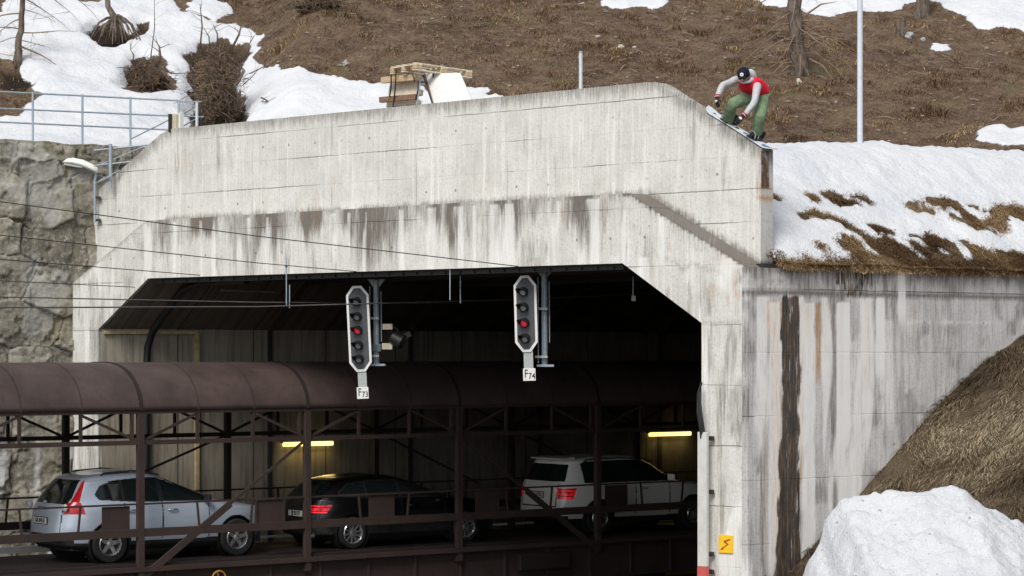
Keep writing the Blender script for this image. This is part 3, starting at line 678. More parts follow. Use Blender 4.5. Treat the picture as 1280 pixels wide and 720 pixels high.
def terrain():
    step = .10
    # rows and columns in the railway frame so that the edges follow the walls
    ta = np.arange(-14, 34, step); na = np.arange(NW-.02, 34, step)
    Tg, Ng = np.meshgrid(ta, na); t = Tg.ravel(); n = Ng.ravel()
    X = T0[0]+U[0]*t+N[0]*n; Y = T0[1]+U[1]*t+N[1]*n
    z = height(X, Y); snow = np.zeros(X.shape)
    jx = X+.22*(fbm(X*2.2, Y*2.2, 3, 71)-.5)*2; jy = Y+.45*(fbm(X*2.2, Y*2.2, 3, 72)-.5)*2
    for sgn, poly in SNOW:
        wpoly = []
        for k in range(len(poly)):      # densify so that the outline follows the relief
            a = np.array(poly[k]); b = np.array(poly[(k+1) % len(poly)])
            for f in np.linspace(0, 1, 5)[:-1]:
                wpoly.append(hit(*(a+(b-a)*f), y0=47.5))
        m = inpoly(jx, jy, wpoly) & (Y > 46); snow[m] = 1 if sgn == '+' else 0
    tp = t-TW; d = n-NW
    for sgn, poly in NEAR:
        wpoly = []
        for k in range(len(poly)):
            a = np.array(poly[k], float); b = np.array(poly[(k+1) % len(poly)], float)
            for f in np.linspace(0, 1, 5)[:-1]:
                px, py = a+(b-a)*f
                if py < 200: continue
                g = on_plane(px, py, W0, N)
                wpoly.append(hit(px, py, max(38.0, g[1])))
        if any(p[1] < 200 for p in poly): # close behind the crest
            wl = [w for w in wpoly]; wl.append((20.0, 49.0)); wl.append((3.2, 49.0)); wpoly = wl
        m = inpoly(jx, X*0+Y+.3*(jy-Y), wpoly) & (Y < 49.5); snow[m] = 1
    snow[(d > 1.72+.40*(fbm(t*.8, d*0, 3, 64)-.5)*2) & (Y < 49.6) & (n < 5)] = 1
    # streaky melt patches on the near bank
    band = (d < 2.2) & (tp > -.5) & (snow < .5)
    a_ = t*.55+n*1.0; b_ = t*1.0-n*.45
    st = .60*fbm(b_*2.6, a_*9.0, 4, 101)+.40*fbm(X*6, Y*11, 3, 55)
    lim = np.interp(tp, [0, 1.5, 3.2, 4.5, 6], [.38, .435, .465, .49, .53])+.10*sstep(.7, .15, d)+.14*sstep(1.55, 1.9, d)
    snow[band & (st > lim) & (d > .12)] = 1
    # a little blur
    S = snow.reshape(Tg.shape); Sb = (S+np.roll(S, 1, 0)+np.roll(S, -1, 0)+np.roll(S, 1, 1)+np.roll(S, -1, 1))/5; snow_b = Sb.ravel()
    z = z+.10*snow_b*sstep(.1, .7, d)+.05*snow_b*(fbm(X*1.4, Y*1.4, 4, 33)-.5)*2
    z = np.where((d < 2.9), z+(1-snow_b)*.07*(fbm(X*5, Y*5, 3, 35)-.3)*sstep(0,.2,d), z)
    pit = np.zeros(X.shape)
    for pl in PITS:
        wpoly = [hit(*p, y0=47.5) for p in pl]; pit[inpoly(jx, jy, wpoly)] = 1
    pb = pit.reshape(Tg.shape); pb = sum(np.roll(np.roll(pb, i, 0), j, 1) for i in (-1, 0, 1) for j in (-1, 0, 1))/9; pit = pb.ravel()
    z = z+snow_b*(.045*(fbm(X*5, Y*5, 3, 81)-.5)*2+.03*(fbm(X*13, Y*13, 2, 82)-.5)*2); z = z-.28*pit
    # foot of the near bank meets the wall top
    idx = np.arange(len(t)).reshape(Tg.shape); a = idx[:-1, :-1].ravel(); w = Tg.shape[1]
    f = np.stack([a, a+1, a+w+1, a+w], 1)
    sd = (X-PL[0])*MN[0]+(Y-PL[1])*MN[1]; ss = (X-PL[0])*V[0]+(Y-PL[1])*V[1]
    wn = (X-SW0[0])*(-SN[0])+(Y-SW0[1])*(-SN[1])
    left = ss < s_pl+.15
    left = ((X-SW0[0])*SD[0]+(Y-SW0[1])*SD[1]) < 3.9; keep = np.where(left, wn > .05, (sd > .66)) & ((n > NW-.05))
    kf = keep[f].all(1); f = f[kf]
    us = np.unique(f); rm = np.full(len(t), -1); rm[us] = np.arange(len(us)); f = rm[f]
    co = np.stack([X, Y, z], 1)[us]
    me = bpy.data.meshes.new('hillside'); me.from_pydata(co.tolist(), [], f.tolist())
    for nm, arr in (('snow', snow_b), ('pit', pit)):
        at = me.attributes.new(nm, 'FLOAT', 'POINT'); at.data.foreach_set('value', arr[us].astype(np.float32))
    o = link('hillside', me, M['terrain'], None, smooth=180, recalc=False)
    tag(o, kind='structure')
    return X, Y, z, snow_b, keep, n, t
TX, TY, TZ, TS, TK, TNn, TT = terrain()
def blades(name, pts, L, W, droop, mat, lean=(0, 0), seed=1, spread=.6, segs=2, label=None):
    """thousands of bent grass blades as one mesh"""
    r = np.random.default_rng(seed); k = len(pts); pts = np.asarray(pts)
    ang = r.uniform(0, 2*PI, k); ln = L*r.uniform(.45, 1.25, k); wd = W*r.uniform(.6, 1.3, k)
    fa = (fbm(pts[:, 0]*1.6, pts[:, 1]*1.6, 3, seed+31)-.5)*5.0; lx = lean[0]*np.cos(fa)-lean[1]*np.sin(fa); ly = lean[0]*np.sin(fa)+lean[1]*np.cos(fa); cm = fbm(pts[:, 0]*3.1, pts[:, 1]*3.1, 3, seed+41); ln = ln*np.clip(.35+2.2*(cm-.28), .3, 1.7); dx = np.cos(ang)*spread+lx; dy = np.sin(ang)*spread+ly; dn = np.hypot(dx, dy)+1e-6
    dirs = np.stack([dx, dy, np.zeros(k)], 1); side = np.stack([-dy/dn, dx/dn, np.zeros(k)], 1)
    rot = r.uniform(-.9, .9, k); side = side*np.cos(rot)[:, None]+np.stack([dx/dn, dy/dn, 0*dn], 1)*np.sin(rot)[:, None]
    vs = []
    for j in range(segs):
        f = j/segs; p = pts+dirs*(ln*f*(.4+.6*f))[:, None]+ZV[None]*(ln*(f-droop*f*f*1.1))[:, None]
        w = wd*(1-.55*f); vs += [p-side*w[:, None]/2, p+side*w[:, None]/2]
    tip = pts+dirs*ln[:, None]+ZV[None]*(ln*(1-droop*1.1))[:, None]; vs.append(tip)
    co = np.stack(vs, 1).reshape(-1, 3); m = 2*segs+1; b = np.arange(k)*m
    fs = []
    quads = []
    for j in range(segs-1): quads.append(np.stack([b+2*j, b+2*j+1, b+2*j+3, b+2*j+2], 1))
    tris = np.stack([b+2*(segs-1), b+2*(segs-1)+1, b+2*segs], 1)
    me = bpy.data.meshes.new(name); nv = len(co); nq = sum(len(q) for q in quads); nt = len(tris)
    me.vertices.add(nv); me.vertices.foreach_set('co', co.astype(np.float32).ravel())
    li = np.concatenate([np.concatenate(quads).ravel() if quads else np.zeros(0, int), tris.ravel()]).astype(np.int32)
    me.loops.add(len(li)); me.loops.foreach_set('vertex_index', li); me.polygons.add(nq+nt)
    me.polygons.foreach_set('loop_start', np.concatenate([np.arange(nq)*4, nq*4+np.arange(nt)*3]).astype(np.int32))
    me.update(calc_edges=True)
    at = me.attributes.new('tint', 'FLOAT', 'POINT')
    cl = fbm(pts[:, 0]*1.1, pts[:, 1]*1.1, 3, seed+5); cl2 = fbm(pts[:, 0]*.5+7, pts[:, 1]*.8, 3, seed+9); tint = np.clip(r.uniform(0, 1, k)**1.3*.8+(cl-.5)*1.5+(cl2-.5)*1.2+.08, 0, 1)
    tt = np.repeat(tint, m).reshape(k, m); tt = tt*np.linspace(.6, 1.15, m)[None]
    at.data.foreach_set('value', np.clip(tt, 0, 1).astype(np.float32).ravel())
    o = link(name, me, mat, None, recalc=False)
    return tag(o, label, 'grass', kind='stuff')
def pick(mask, cnt, seed, jit=.13):
    r = np.random.default_rng(seed); ii = np.flatnonzero(mask); s = r.choice(ii, cnt)
    x = TX[s]+r.uniform(-jit, jit, cnt); y = TY[s]+r.uniform(-jit, jit, cnt); z = TZ[s]+height(x, y)-height(TX[s], TY[s]); return np.stack([x, y, z-.02], 1)
ppx = CX+TX/TY*F; inview = (ppx > -60) & (ppx < 1340) & (TY < 66) & TK
dd = TNn-NW
clump = fbm(TX*2.2, TY*2.2, 3, 401) > .44
blades('hillside_grass', pick(inview & (TS < .35) & (TY > 49), 240000, 1), .115, .011, 1.0, M['blade'], (0.1, -.45), 2, label='short dry brown grass covering the hillside')
bankm = inview & (dd < 2.95) & (TS < .45)
pb = pick(bankm, 60000, 3, .13)
blades('bank_grass', pb, .15, .011, .8, M['blade3'], (.1, -.35), 4, label='dry ochre grass between snow streaks on the gallery roof bank')
fr_ = inview & (dd < .22)
pf = pick(fr_, 16000, 5, .12); pf[:, 2] = np.maximum(pf[:, 2], 1.43)
blades('fringe_grass', pf, .12, .010, .8, M['blade3'], (.15, -.30), 6, label='fringe of dry grass hanging over the side wall top')
# twig and stone litter on the open hillside
rl = random.Random(91); ml = MB(); cand = np.flatnonzero(inview & (TS < .2) & (TY > 50) & (TY < 64))
for k in range(170):
    i = rl.choice(cand); p = np.array([TX[i], TY[i], TZ[i]+.04]); an = rl.uniform(0, PI); Lk = rl.uniform(.12, .5)
    dd_ = np.array([math.cos(an), math.sin(an)*.6, .42*math.sin(an)*.6+rl.uniform(-.05, .25)]); ml.tube([p, p+dd_*Lk*.5+ZV*rl.uniform(0, .06), p+dd_*Lk], [.010, .008, .003], 3)
for k in range(260):
    i = rl.choice(cand); r_ = rl.uniform(.015, .055); ml.ball((TX[i], TY[i], TZ[i]+r_*.4), (r_*rl.uniform(.8, 1.6), r_, r_*.7), 6, 4)
M['litter'] = simple('bleached_litter', (.26,.21,.16), .9, 0, .4, 4, .2); tag(obj('ground_litter', ml, M['litter']), 'scattered pale twigs and pebbles lying on the brown hillside', 'litter', kind='stuff')
pt = pick(inview & (TS < .2) & (TY > 49.5) & (fbm(TX*1.7, TY*1.7, 4, 611) > .60), 26000, 61); blades('grass_tufts', pt, .30, .014, .75, M['blade3'], (.1, -.3), 62, label='taller tufts of bleached grass on the hillside')
# ------------------------------------------------------------------ embankment at lower right
def emb(tp): return np.interp(tp, [-8, -1.5, .0, 1.14, 2.62, 4.43, 5.35, 6.6, 8.2, 20], [-CAMZ, -CAMZ, -4.25, -3.4, -2.27, -.89, -.30, .28, 1.15, 4.0])
def embz(tp, dn):   # dn: distance in front of the wall
    return emb(tp)+(.05+.10*sstep(0, 1.5, dn))*(fbm(tp*.8, dn*.8, 4, 9)-.5)*2+.05*(fbm(tp*4, dn*4, 3, 19)-.5)
ta = np.arange(-3, 14, .12); da = np.arange(0, 16, .12); A, D = np.meshgrid(ta, da); a = A.ravel(); d = D.ravel()
X = W0[0]+U[0]*a-N[0]*(d-.03); Y = W0[1]+U[1]*a-N[1]*(d-.03); z = embz(a, d)
idx = np.arange(len(a)).reshape(A.shape); i0 = idx[:-1, :-1].ravel(); w = A.shape[1]
me = bpy.data.meshes.new('embankment'); me.from_pydata(np.stack([X, Y, z], 1).tolist(), [], np.stack([i0, i0+1, i0+w+1, i0+w], 1)[:, ::-1].tolist())
tag(link('embankment', me, M['soil'], None, smooth=180, recalc=False), kind='structure')
r = np.random.default_rng(8); k = 130000; a = r.uniform(.2, 8.6, k); d = r.uniform(0.0, 6.5, k)**1.0
cl = fbm(a*3.0, d*3.0, 3, 44); kp = r.uniform(0, 1, k) < sstep(.36, .6, cl)*.7+.42; a = a[kp]; d = d[kp]
pts = np.stack([W0[0]+U[0]*a-N[0]*d, W0[1]+U[1]*a-N[1]*d, embz(a, d)-.015], 1)
blades('embankment_grass', pts, .23, .0105, 1.05, M['blade2'], (-.42, -.42), 14, spread=.5, segs=3, label='long flattened dry grass on the bank below the side wall')
# ------------------------------------------------------------------ ploughed snow heap, lower right
def snow_heap():
    xs = np.arange(1.5, 11, .035); ys = np.arange(27.5, 36, .04); Xg, Yg = np.meshgrid(xs, ys); x = Xg.ravel(); y = Yg.ravel()
    Yr = 33.0; k = Yr/F
    sil = [(930,960),(985,800),(1005,722),(1011,700),(1027,682),(1031,655),(1043,637),(1050,623),(1068,619),(1100,617),(1130,613),(1165,612),(1186,610),(1197,607),(1206,612),(1222,622),(1240,633),(1252,641),(1262,645),(1285,658),(1340,690),(1440,760),(1560,840),(1700,960)]
    sx = np.array([(p[0]-CX)*k for p in sil]); szv = np.array([(HY-p[1])*k for p in sil])
    jx = x+.05*(fbm(y*2.1, x*2.1, 4, 3)-.5)*2+.10*(y-Yr)*0
    crest = np.interp(jx+.12*(y-Yr), sx, szv)+.05*(fbm(x*3, 0*x, 3, 2)-.5)
    dz = y-Yr
    front = np.where(dz < 0, dz*.50-.10*dz*dz*.35, 0); back = np.where(dz > 0, -dz*1.25-.15*dz*dz, 0)
    z = crest+front+back+.22*(fbm(x*.9, y*.9, 4, 5)-.5)*sstep(0, .6, np.abs(dz))+.13*(fbm(x*3.1, y*3.1, 4, 6)-.5)+.10*(fbm(x*8, y*8, 4, 7)-.5)+.09*np.maximum(0, fbm(x*4.3, y*4.3, 3, 57)-.56)*2.5
    z = np.maximum(z, -CAMZ-.1)
    nx = len(xs); idx = np.arange(len(x)).reshape(Xg.shape); a = idx[:-1, :-1].ravel()
    me = bpy.data.meshes.new('snow_heap'); me.from_pydata(np.stack([x, y, z], 1).tolist(), [], np.stack([a, a+1, a+nx+1, a+nx], 1).tolist())
    tag(link('snow_heap', me, M['snow'], None, smooth=180, recalc=False), 'tall heap of ploughed white snow in front of the grass bank', 'snow heap')
snow_heap()
# ground: one sheet out to the horizon, and the ballast bed
g = MB(); g.add([(-300,-200,-CAMZ),(300,-200,-CAMZ),(300,500,-CAMZ),(-300,500,-CAMZ)], [(0,1,2,3)]); tag(obj('ground', g, M['soil']), kind='structure')
g = MB(); g.add([tn(-60, 3.85, -CAMZ+.02), tn(42, 3.85, -CAMZ+.02), tn(42, -11.3, -CAMZ+.02), tn(-60, -11.3, -CAMZ+.02)], [(0,1,2,3)]); tag(obj('track_bed', g, M['ballast']), kind='structure')
# ------------------------------------------------------------------ vegetation
def limb(mb, p, d, L, r0, r, n=6, wob=.25, grav=0.0, seg=7, r1=None):
    pts = [np.array(p, float)]; rs = [r0]; d = np.array(d, float); d /= np.linalg.norm(d)
    r1 = r0*.25 if r1 is None else r1
    for k in range(seg):
        d = d+np.array([r.uniform(-1, 1), r.uniform(-1, 1), r.uniform(-1, 1)])*wob*.5+np.array([0, 0, -grav]); d /= np.linalg.norm(d)
        pts.append(pts[-1]+d*L/seg); rs.append(r0+(r1-r0)*(k+1)/seg)
    mb.tube(pts, rs, n); return pts
def bare_tree(label, base, top, r0, r1, branches, seed, group=None, roots=8, cat='tree', name='larch_tree', rootL=.6, dead=.5, flare=1.7):
    r = random.Random(seed); th = thing(name, label, cat, base, group=group)
    mb = MB(); B = np.array(base); Tp = np.array(top); pts = []; rs = []
    for k in range(15):
        f = k/14; p = B+(Tp-B)*f; p = p+np.array([r.uniform(-1, 1), r.uniform(-1, 1), 0])*.03*(1 if k else 0); pts.append(p)
        rs.append((r0+(r1-r0)*f)*(1+(flare-1)*math.exp(-f*12)))
    pts[0] = pts[0]-ZV*.3; mb.tube(pts, rs, 14); obj('trunk', mb, M['bark'], th, smooth=180)
    for k in range(roots):
        an = 2*PI*k/roots+r.uniform(-.3, .3); m = MB()
        st = B+np.array([math.cos(an)*r0*.8, math.sin(an)*r0*.8, .16])
        limb(m, st-ZV*.1, (math.cos(an), math.sin(an)*.5+.1, -.75+.25*math.sin(an)), rootL*r.uniform(.3, .8), r0*.34, r, 6, .35, .12, 6, r0*.06); obj('root', m, M['bark'], th, smooth=180)
    for k in range(branches):
        f = r.uniform(.04, .98); p = B+(Tp-B)*f; an = r.uniform(0, 2*PI); m = MB()
        Lb = r.uniform(.5, 1.9)*dead*1.4; d = (math.cos(an), math.sin(an)*.7, r.uniform(-.5, .15))
        bp = limb(m, p, d, Lb, r.uniform(.010, .022), r, 5, .28, .05, 9, .003)
        for j in range(r.randint(2, 5)):
            q_ = bp[r.randint(2, 8)]; limb(m, q_, (r.uniform(-1, 1), r.uniform(-1, 1), r.uniform(-.7, .3)), r.uniform(.2, .6)*dead*1.5, .006, r, 4, .4, .04, 5, .0025)
        obj('branch', m, M['twig'], th)
    return th
# left leaning tree at the edge
b0 = P(22, 82); bare_tree('slim leaning bare tree in the snow at the upper left corner', b0, ray(31, -40, b0[1]+.2), .085, .05, 16, 3, roots=6, dead=1.0, name='bare_tree')
# tree standing on its raised roots
b1 = P(140, 44); rt = ray(132, -30, b1[1]); rr = random.Random(4)
th = thing('root_plate_tree', 'tree trunk standing on spread bare roots over a dark hollow in the snow', 'tree', b1)
m = MB(); m.tube([ray(146, 26, b1[1]), ray(142, 20, b1[1]), ray(135, 8, b1[1]), rt], [.13, .085, .07, .065], 12); obj('trunk', m, M['bark'], th, smooth=180)
for k in range(15):
    px = 114+k*4.4; e = ray(px, rr.uniform(44, 57), b1[1]-.35+rr.uniform(-.3, .2)); s_ = ray(144+rr.uniform(-4, 5), 24+rr.uniform(-5, 6), b1[1]); md = (s_+e)/2+np.array([(px-144)*.003, -.08, .10])
    m = MB(); m.tube([s_, (s_+md)/2+np.array([0,0,.04]), md, (md+e)/2, e], [.045, .036, .028, .02, .012], 6); obj('root', m, M['bark'], th, smooth=180)
def scrub(name, label, px0, px1, py0, py1, n, seed, mat1, mat2, up=.3, L=.55, cat='shrub', stems=(), heap=True, Yo=0.0, taper=1.0):
    """tangled brushwood: an earthy root heap with twigs sprouting and drooping all over"""
    r = random.Random(seed); cx = (px0+px1)/2; b = P(cx, py1-3); Yb = b[1]+Yo; k = Yb/F
    th = thing(name, label, cat, b); hw = (px1-px0)/2*k; hh = (py1-py0)*k
    c = np.array([(cx-CX)*k, Yb+.25, (HY-(py0+py1)/2)*k])
    if heap:
        bm = bmesh.new(); bmesh.ops.create_icosphere(bm, subdivisions=5, radius=1)
        for v in bm.verts:
            x, y, z = v.co; w = .80+.85*(fbm(np.array([x*2.2+y]), np.array([z*2.2-y]), 4, seed)[0]-.5)*1.4+.16*(vnoise(np.array([x*9+y*4]), np.array([z*9]), seed+3)[0]-.5)
            wd_ = (1.0-.42*z*taper); v.co = (x*hw*w*wd_*.62, y*.34*w, z*hh*.36*w-hh*.07)
        me = bpy.data.meshes.new('root_heap'); bm.to_mesh(me); bm.free(); me.transform(Matrix.Translation(Vector(c))); link('root_heap', me, M['soil'], th, smooth=180)
    m1 = MB(); m2 = MB()
    for i in range(n):
        an = r.uniform(0, 2*PI); ph = r.uniform(-1, 1); x = math.cos(an)*math.sqrt(1-ph*ph)*r.uniform(.2, .95)*(.75+.5*vnoise(np.array([ph*4.0]), np.array([an*1.3]), seed)[0]); y = -abs(math.sin(an))*math.sqrt(1-ph*ph)
        p = c+np.array([x*hw, y*.42, ph*hh*.42]); d = (x*1.0+r.uniform(-.6, .6), y*.6+r.uniform(-.5, .1), up*r.uniform(-1.6, 1.5)+r.uniform(-.5, .6))
        limb(m1 if r.random() < .6 else m2, p, d, L*r.uniform(.3, 1.0)**1.5*(1.5 if r.random() < .12 else 1), r.uniform(.004, .010), r, 3, 1.0, .07, 6, .002)
    for i in range(int(n/45)):
        p = c+np.array([r.uniform(-.8, .8)*hw, -.25, r.uniform(-.9, .5)*hh*.45]); mk = MB()
        limb(mk, p, (r.uniform(-1, 1), r.uniform(-.6, 0), r.uniform(-.3, 1.2)), L*r.uniform(.8, 1.9), r.uniform(.010, .022), r, 5, .45, .03, 7, .003); obj('stem', mk, M['bark'], th, smooth=180)
    obj('twigs', m1, mat1, th); obj('dead_stems', m2, mat2, th)
    for (ax, ay, bx, by, rad) in stems:
        m = MB(); p = ray(ax, ay, Yb); e = ray(bx, by, Yb-.1); mm = (p+e)/2+np.array([.05, 0, .03]); m.tube([p, mm, e], [rad, rad*.8, rad*.4], 7)
        for j in range(4): limb(m, mm+(e-mm)*r.random(), (r.uniform(-1, 1), -.2, r.uniform(0, 1)), .35, rad*.3, r, 4, .4, .03, 5, .002)
        obj('stem', m, M['bark'], th, smooth=180)
    return th
scrub('root_mound', 'low brown mound of grassy roots and stubs in the snow', 150, 222, 72, 118, 380, 21, M['twig_dark'], M['twig'], -.3, .34, stems=[(188,75,193,0,.014),(196,84,199,57,.045),(166,78,163,62,.02),(198,88,200,96,.03)])
scrub('tangled_shrub', 'large tangled brown shrub with dead stems behind the parapet', 236, 308, 54, 160, 1500, 22, M['twig'], M['twig_dark'], .25, .34, taper=-.15, stems=[(250,62,250,5,.022),(272,58,266,30,.02),(290,60,302,30,.03),(262,60,255,35,.018),(300,70,318,44,.018),(285,118,306,88,.05),(276,128,286,116,.04),(312,92,338,80,.014),(304,106,322,88,.012),(240,112,226,118,.010)])
tg = scrub('twig_heap', 'dark heap of bare twigs at the top of the hillside left of centre', 352, 440, -14, 16, 260, 23, M['twig_dark'], M['twig'], .2, .6)
th = thing('fallen_branch', 'thin dead branch sticking out of the slope beside the tangled shrub', 'branch', P(322, 95))
m = MB(); b = P(322, 95); m.tube([b-ZV*.05, ray(330, 85, b[1]), ray(345, 73, b[1]), ray(357, 62, b[1]), ray(368, 66, b[1])], [.02, .017, .012, .008, .003], 6)
for e in ((352, 56), (366, 52), (360, 70)): m.tube([ray(352, 66, b[1]), ray(e[0], e[1], b[1]+.1)], [.007, .003], 4)
obj('stick', m, M['twig'], th)
th = thing('dark_branch', 'small dark broken branch lying on the snow below the shrub', 'branch', P(335, 132))
m = MB(); b = P(335, 132); rr = random.Random(2)
for k in range(16): limb(m, ray(326+rr.uniform(0, 20), 128+rr.uniform(-3, 5), b[1]-.1), (1, -.1, rr.uniform(-.7, .5)), .28, .010, rr, 4, .6, .02, 5, .003)
limb(m, ray(326, 122, b[1]-.05), (1, -.1, -.45), .5, .02, rr, 5, .3); obj('stick', m, M['twig_dark'], th)
# right-hand larch with dead lower branches, and the trunk beside it
b2 = P(1000, 92); bare_tree('old larch trunk with drooping dead branches behind the rider', b2, ray(988, -50, b2[1]), .19, .155, 34, 31, roots=9, rootL=.9, dead=.95, flare=1.35)
m = MB(); b = b2
for (x0, y0, x1, y1) in ((1012,74,1042,100),(1010,60,1040,45),(990,78,966,92),(994,50,962,60),(1005,20,1046,2),(996,84,974,92),(1000,68,1000,96),(985,30,955,44),(1003,45,1035,33)):
    p = ray(x0, y0, b[1]-.1); e = ray(x1, y1, b[1]-.5); m2 = MB(); m2.tube([p, (p+e)/2+np.array([0, -.1, .09]), e], [.026, .018, .006], 6)
    obj('branch', m2, M['twig'], bpy.data.objects['larch_tree'])
b3 = P(1152, 22); bare_tree('thick larch trunk at the snow edge at the top right', b3, ray(1157, -60, b3[1]), .17, .16, 4, 37, roots=7, rootL=.5, flare=1.25)
# stump and stones
b4 = P(1126, 44); th = thing('tree_stump', 'broken tree stump beside a grey rock on the brown slope', 'stump', b4)
m = MB(); m.tube([b4-ZV*.1, ray(1126, 36, b4[1]), ray(1123, 26, b4[1])], [.17, .12, .10], 10); obj('stump_wood', m, M['bark'], th, smooth=60)
m = MB(); m.tube([ray(1128, 34, b4[1]), ray(1131, 22, b4[1])], [.07, .04], 8); obj('stub', m, M['bark'], th, smooth=60)
def rock(px, py, w, h, label, seed, mat=None, group=None, y0=47.5):
    b = P(px, py, 0, y0); bm = bmesh.new(); bmesh.ops.create_icosphere(bm, subdivisions=3, radius=1); k = b[1]/F
    for v in bm.verts:
        x, y, z = v.co; f = .78+.55*(fbm(np.array([x*1.6+y*.9+seed]), np.array([z*1.6-y*.7]), 3, seed)[0]-.5)*1.6; v.co = (x*w*k/2*f, y*w*k/2*f, z*h*k/2*f)
    me = bpy.data.meshes.new('rock'); bm.to_mesh(me); bm.free(); o = link('rock', me, mat or M['rock'], None, smooth=35, recalc=False)
    o.location = (b[0], b[1], b[2]+h*k*.22); return tag(o, label, 'rock', group)
rock(1136, 49, 13, 14, 'grey angular rock right of the broken stump', 3)
rock(1154, 51, 9, 7, 'small flat grey rock between stump and snow scrap', 4)
M['pale_rock'] = simple('pale_rock', (.52,.49,.42), .9, 0, .2, 8, .4, .3, .02)
rock(999, 106, 8, 13, 'upright pale stone at the foot of the old larch', 5, M['pale_rock'])
rock(432, 82, 11, 9, 'single grey stone on the brown slope above the snow', 6)
rock(776, 61, 9, 7, 'left one of two pale stones above the middle of the parapet', 7, M['pale_rock'])
rock(793, 61, 6, 5, 'right one of two pale stones above the middle of the parapet', 8, M['pale_rock'])
rock(747, 48, 8, 5, 'flat pale stone below the small snow patch at the top', 9, M['pale_rock'])
rock(1254, 15, 9, 5, 'small dark rock poking from the top right snow', 10) if False else None
# ------------------------------------------------------------------ poles, railing, street lamp
p = ray(1075, 192, 46.3); th = thing('lamp_mast', 'tall plain white metal mast rising from the snow beyond the parapet', 'mast', p)
m = MB(); zb = float(height(np.array([p[0]]), np.array([p[1]]))[0])-.1; m.tube([(p[0], p[1], zb), (p[0], p[1]+0, 11.0)], [.056, .046], 16); obj('pole', m, M['galv_pale'], th, smooth=60)
m = MB(); m.tube([(p[0], p[1], 11.0), (p[0], p[1]-.3, 11.4), (p[0], p[1]-1.2, 11.6)], .03, 8); m.box((p[0], p[1]-1.5, 11.6), (.25, .7, .12)); obj('lamp_head', m, M['lamp_shell'], th)
sx_, _ = psz(718, 110, .75); m = MB(); a = sv(sx_, .92, 3.6); e = sv(sx_, .92, psz(718, 67, .92)[1]); m.tube([a, e], .034, 10)
th = thing('marker_pole', 'short thin white pole standing behind the middle of the parapet', 'pole', a); obj('pole', m, M['galv_pale'], th, smooth=60)
m = MB(); m.tube([e-ZV*.01, e+ZV*.03], .037, 10); obj('cap', m, M['galv'], th, smooth=60)
def rail_frame(x): return SW0+SD*x-SN*.25
def sd_at(px):   # distance along the stone wall line for a photo column
    p = on_plane(px, 150, SW0-SN*.25, SN); return float(np.dot(p-(SW0-SN*.25), SD))
th = thing('railing', 'long pale blue metal railing with three rails on the stone wall', 'railing', rail_frame(0)+ZV*4.4)
zr = [5.43, 5.08, 4.73]
def zat(px, py): return float(on_plane(px, py, SW0-SN*.25, SN)[2])
xl = -6.0; xr_ = sd_at(226)
for (ya, yb) in ((114.5, 126.0), (135.5, 145.5), (152.5, 163)):
    z1 = zat(0, ya); z2 = zat(226, yb); x0 = sd_at(0); sl = (z2-z1)/(xr_-x0); m = MB()
    m.tube([rail_frame(xl)+ZV*(z1+sl*(xl-x0)), rail_frame(xr_)+ZV*z2], .018, 8); obj('rail', m, M['galv'], th, smooth=60)
for px, yt in ((-62, 112), (-20, 113), (41, 115), (103, 118), (163, 121), (223.5, 125)):
    x = sd_at(px); m = MB(); m.tube([rail_frame(x)+ZV*4.2, rail_frame(x)+ZV*zat(px, yt)], .024, 8); obj('post', m, M['galv'], th, smooth=60)
m = MB(); m.tube([ray(163, 174, 50.6), ray(215, 148, 50.0)], .014, 6); obj('brace', m, M['galv'], th)
# short return railing running along the stairs behind the parapet
th = thing('stair_railing', 'short blue railing end beside the white box at the parapet corner', 'railing', ray(246, 160, 49.6))
for pts_ in (((225,127),(251,127)), ((228,143),(246,132)), ((228,145),(254,146)), ((228,158),(248,147)), ):
    m = MB(); m.tube([ray(pts_[0][0], pts_[0][1], 49.9), ray(pts_[1][0], pts_[1][1], 49.3)], .016, 7); obj('rail', m, M['galv'], th)
m = MB(); m.tube([ray(246, 166, 49.3), ray(246, 128, 49.3)], .03, 8); obj('post', m, M['galv_pale'], th, smooth=60)
th = thing('lower_railing', 'lower blue railing running down in front of the stone wall beside the parapet slope', 'railing', ray(138, 228, 49.9))
for (a_, b_, y1, y2) in ((118,187,188,181), (118,165,207,202), (120,140,229,220)):
    m = MB(); m.tube([ray(a_, y1, 50.05), ray(b_, y2, 49.75)], .02, 8); obj('rail', m, M['galv'], th, smooth=60)
for (a_, y1, b_, y2) in ((123,207,178,184), (124,226,150,213)):
    m = MB(); m.tube([ray(a_, y1, 50.0), ray(b_, y2, 49.8)], .013, 6); obj('brace', m, M['galv'], th)
m = MB(); m.tube([ray(138, 236, 49.9), ray(138, 180, 49.9)], .036, 8); obj('post', m, M['galv'], th, smooth=60)
th = thing('box_post', 'small pale box on a post at the left end of the parapet top', 'box', ray(220, 166, 49.0))
m = MB(); m.box(ray(219.5, 154, 48.9), (.17, .14, .36), (V, MN, ZV)); obj('housing', m, M['cream'], th, bevel=.008)
m = MB(); m.box(ray(226.5, 154, 48.86), (.05, .10, .42), (V, MN, ZV)); obj('side_plate', m, M['white_paint'], th)
m = MB(); m.box(ray(213.7, 154, 48.86), (.03, .12, .37), (V, MN, ZV)); obj('seal', m, M['steel_dk'], th)
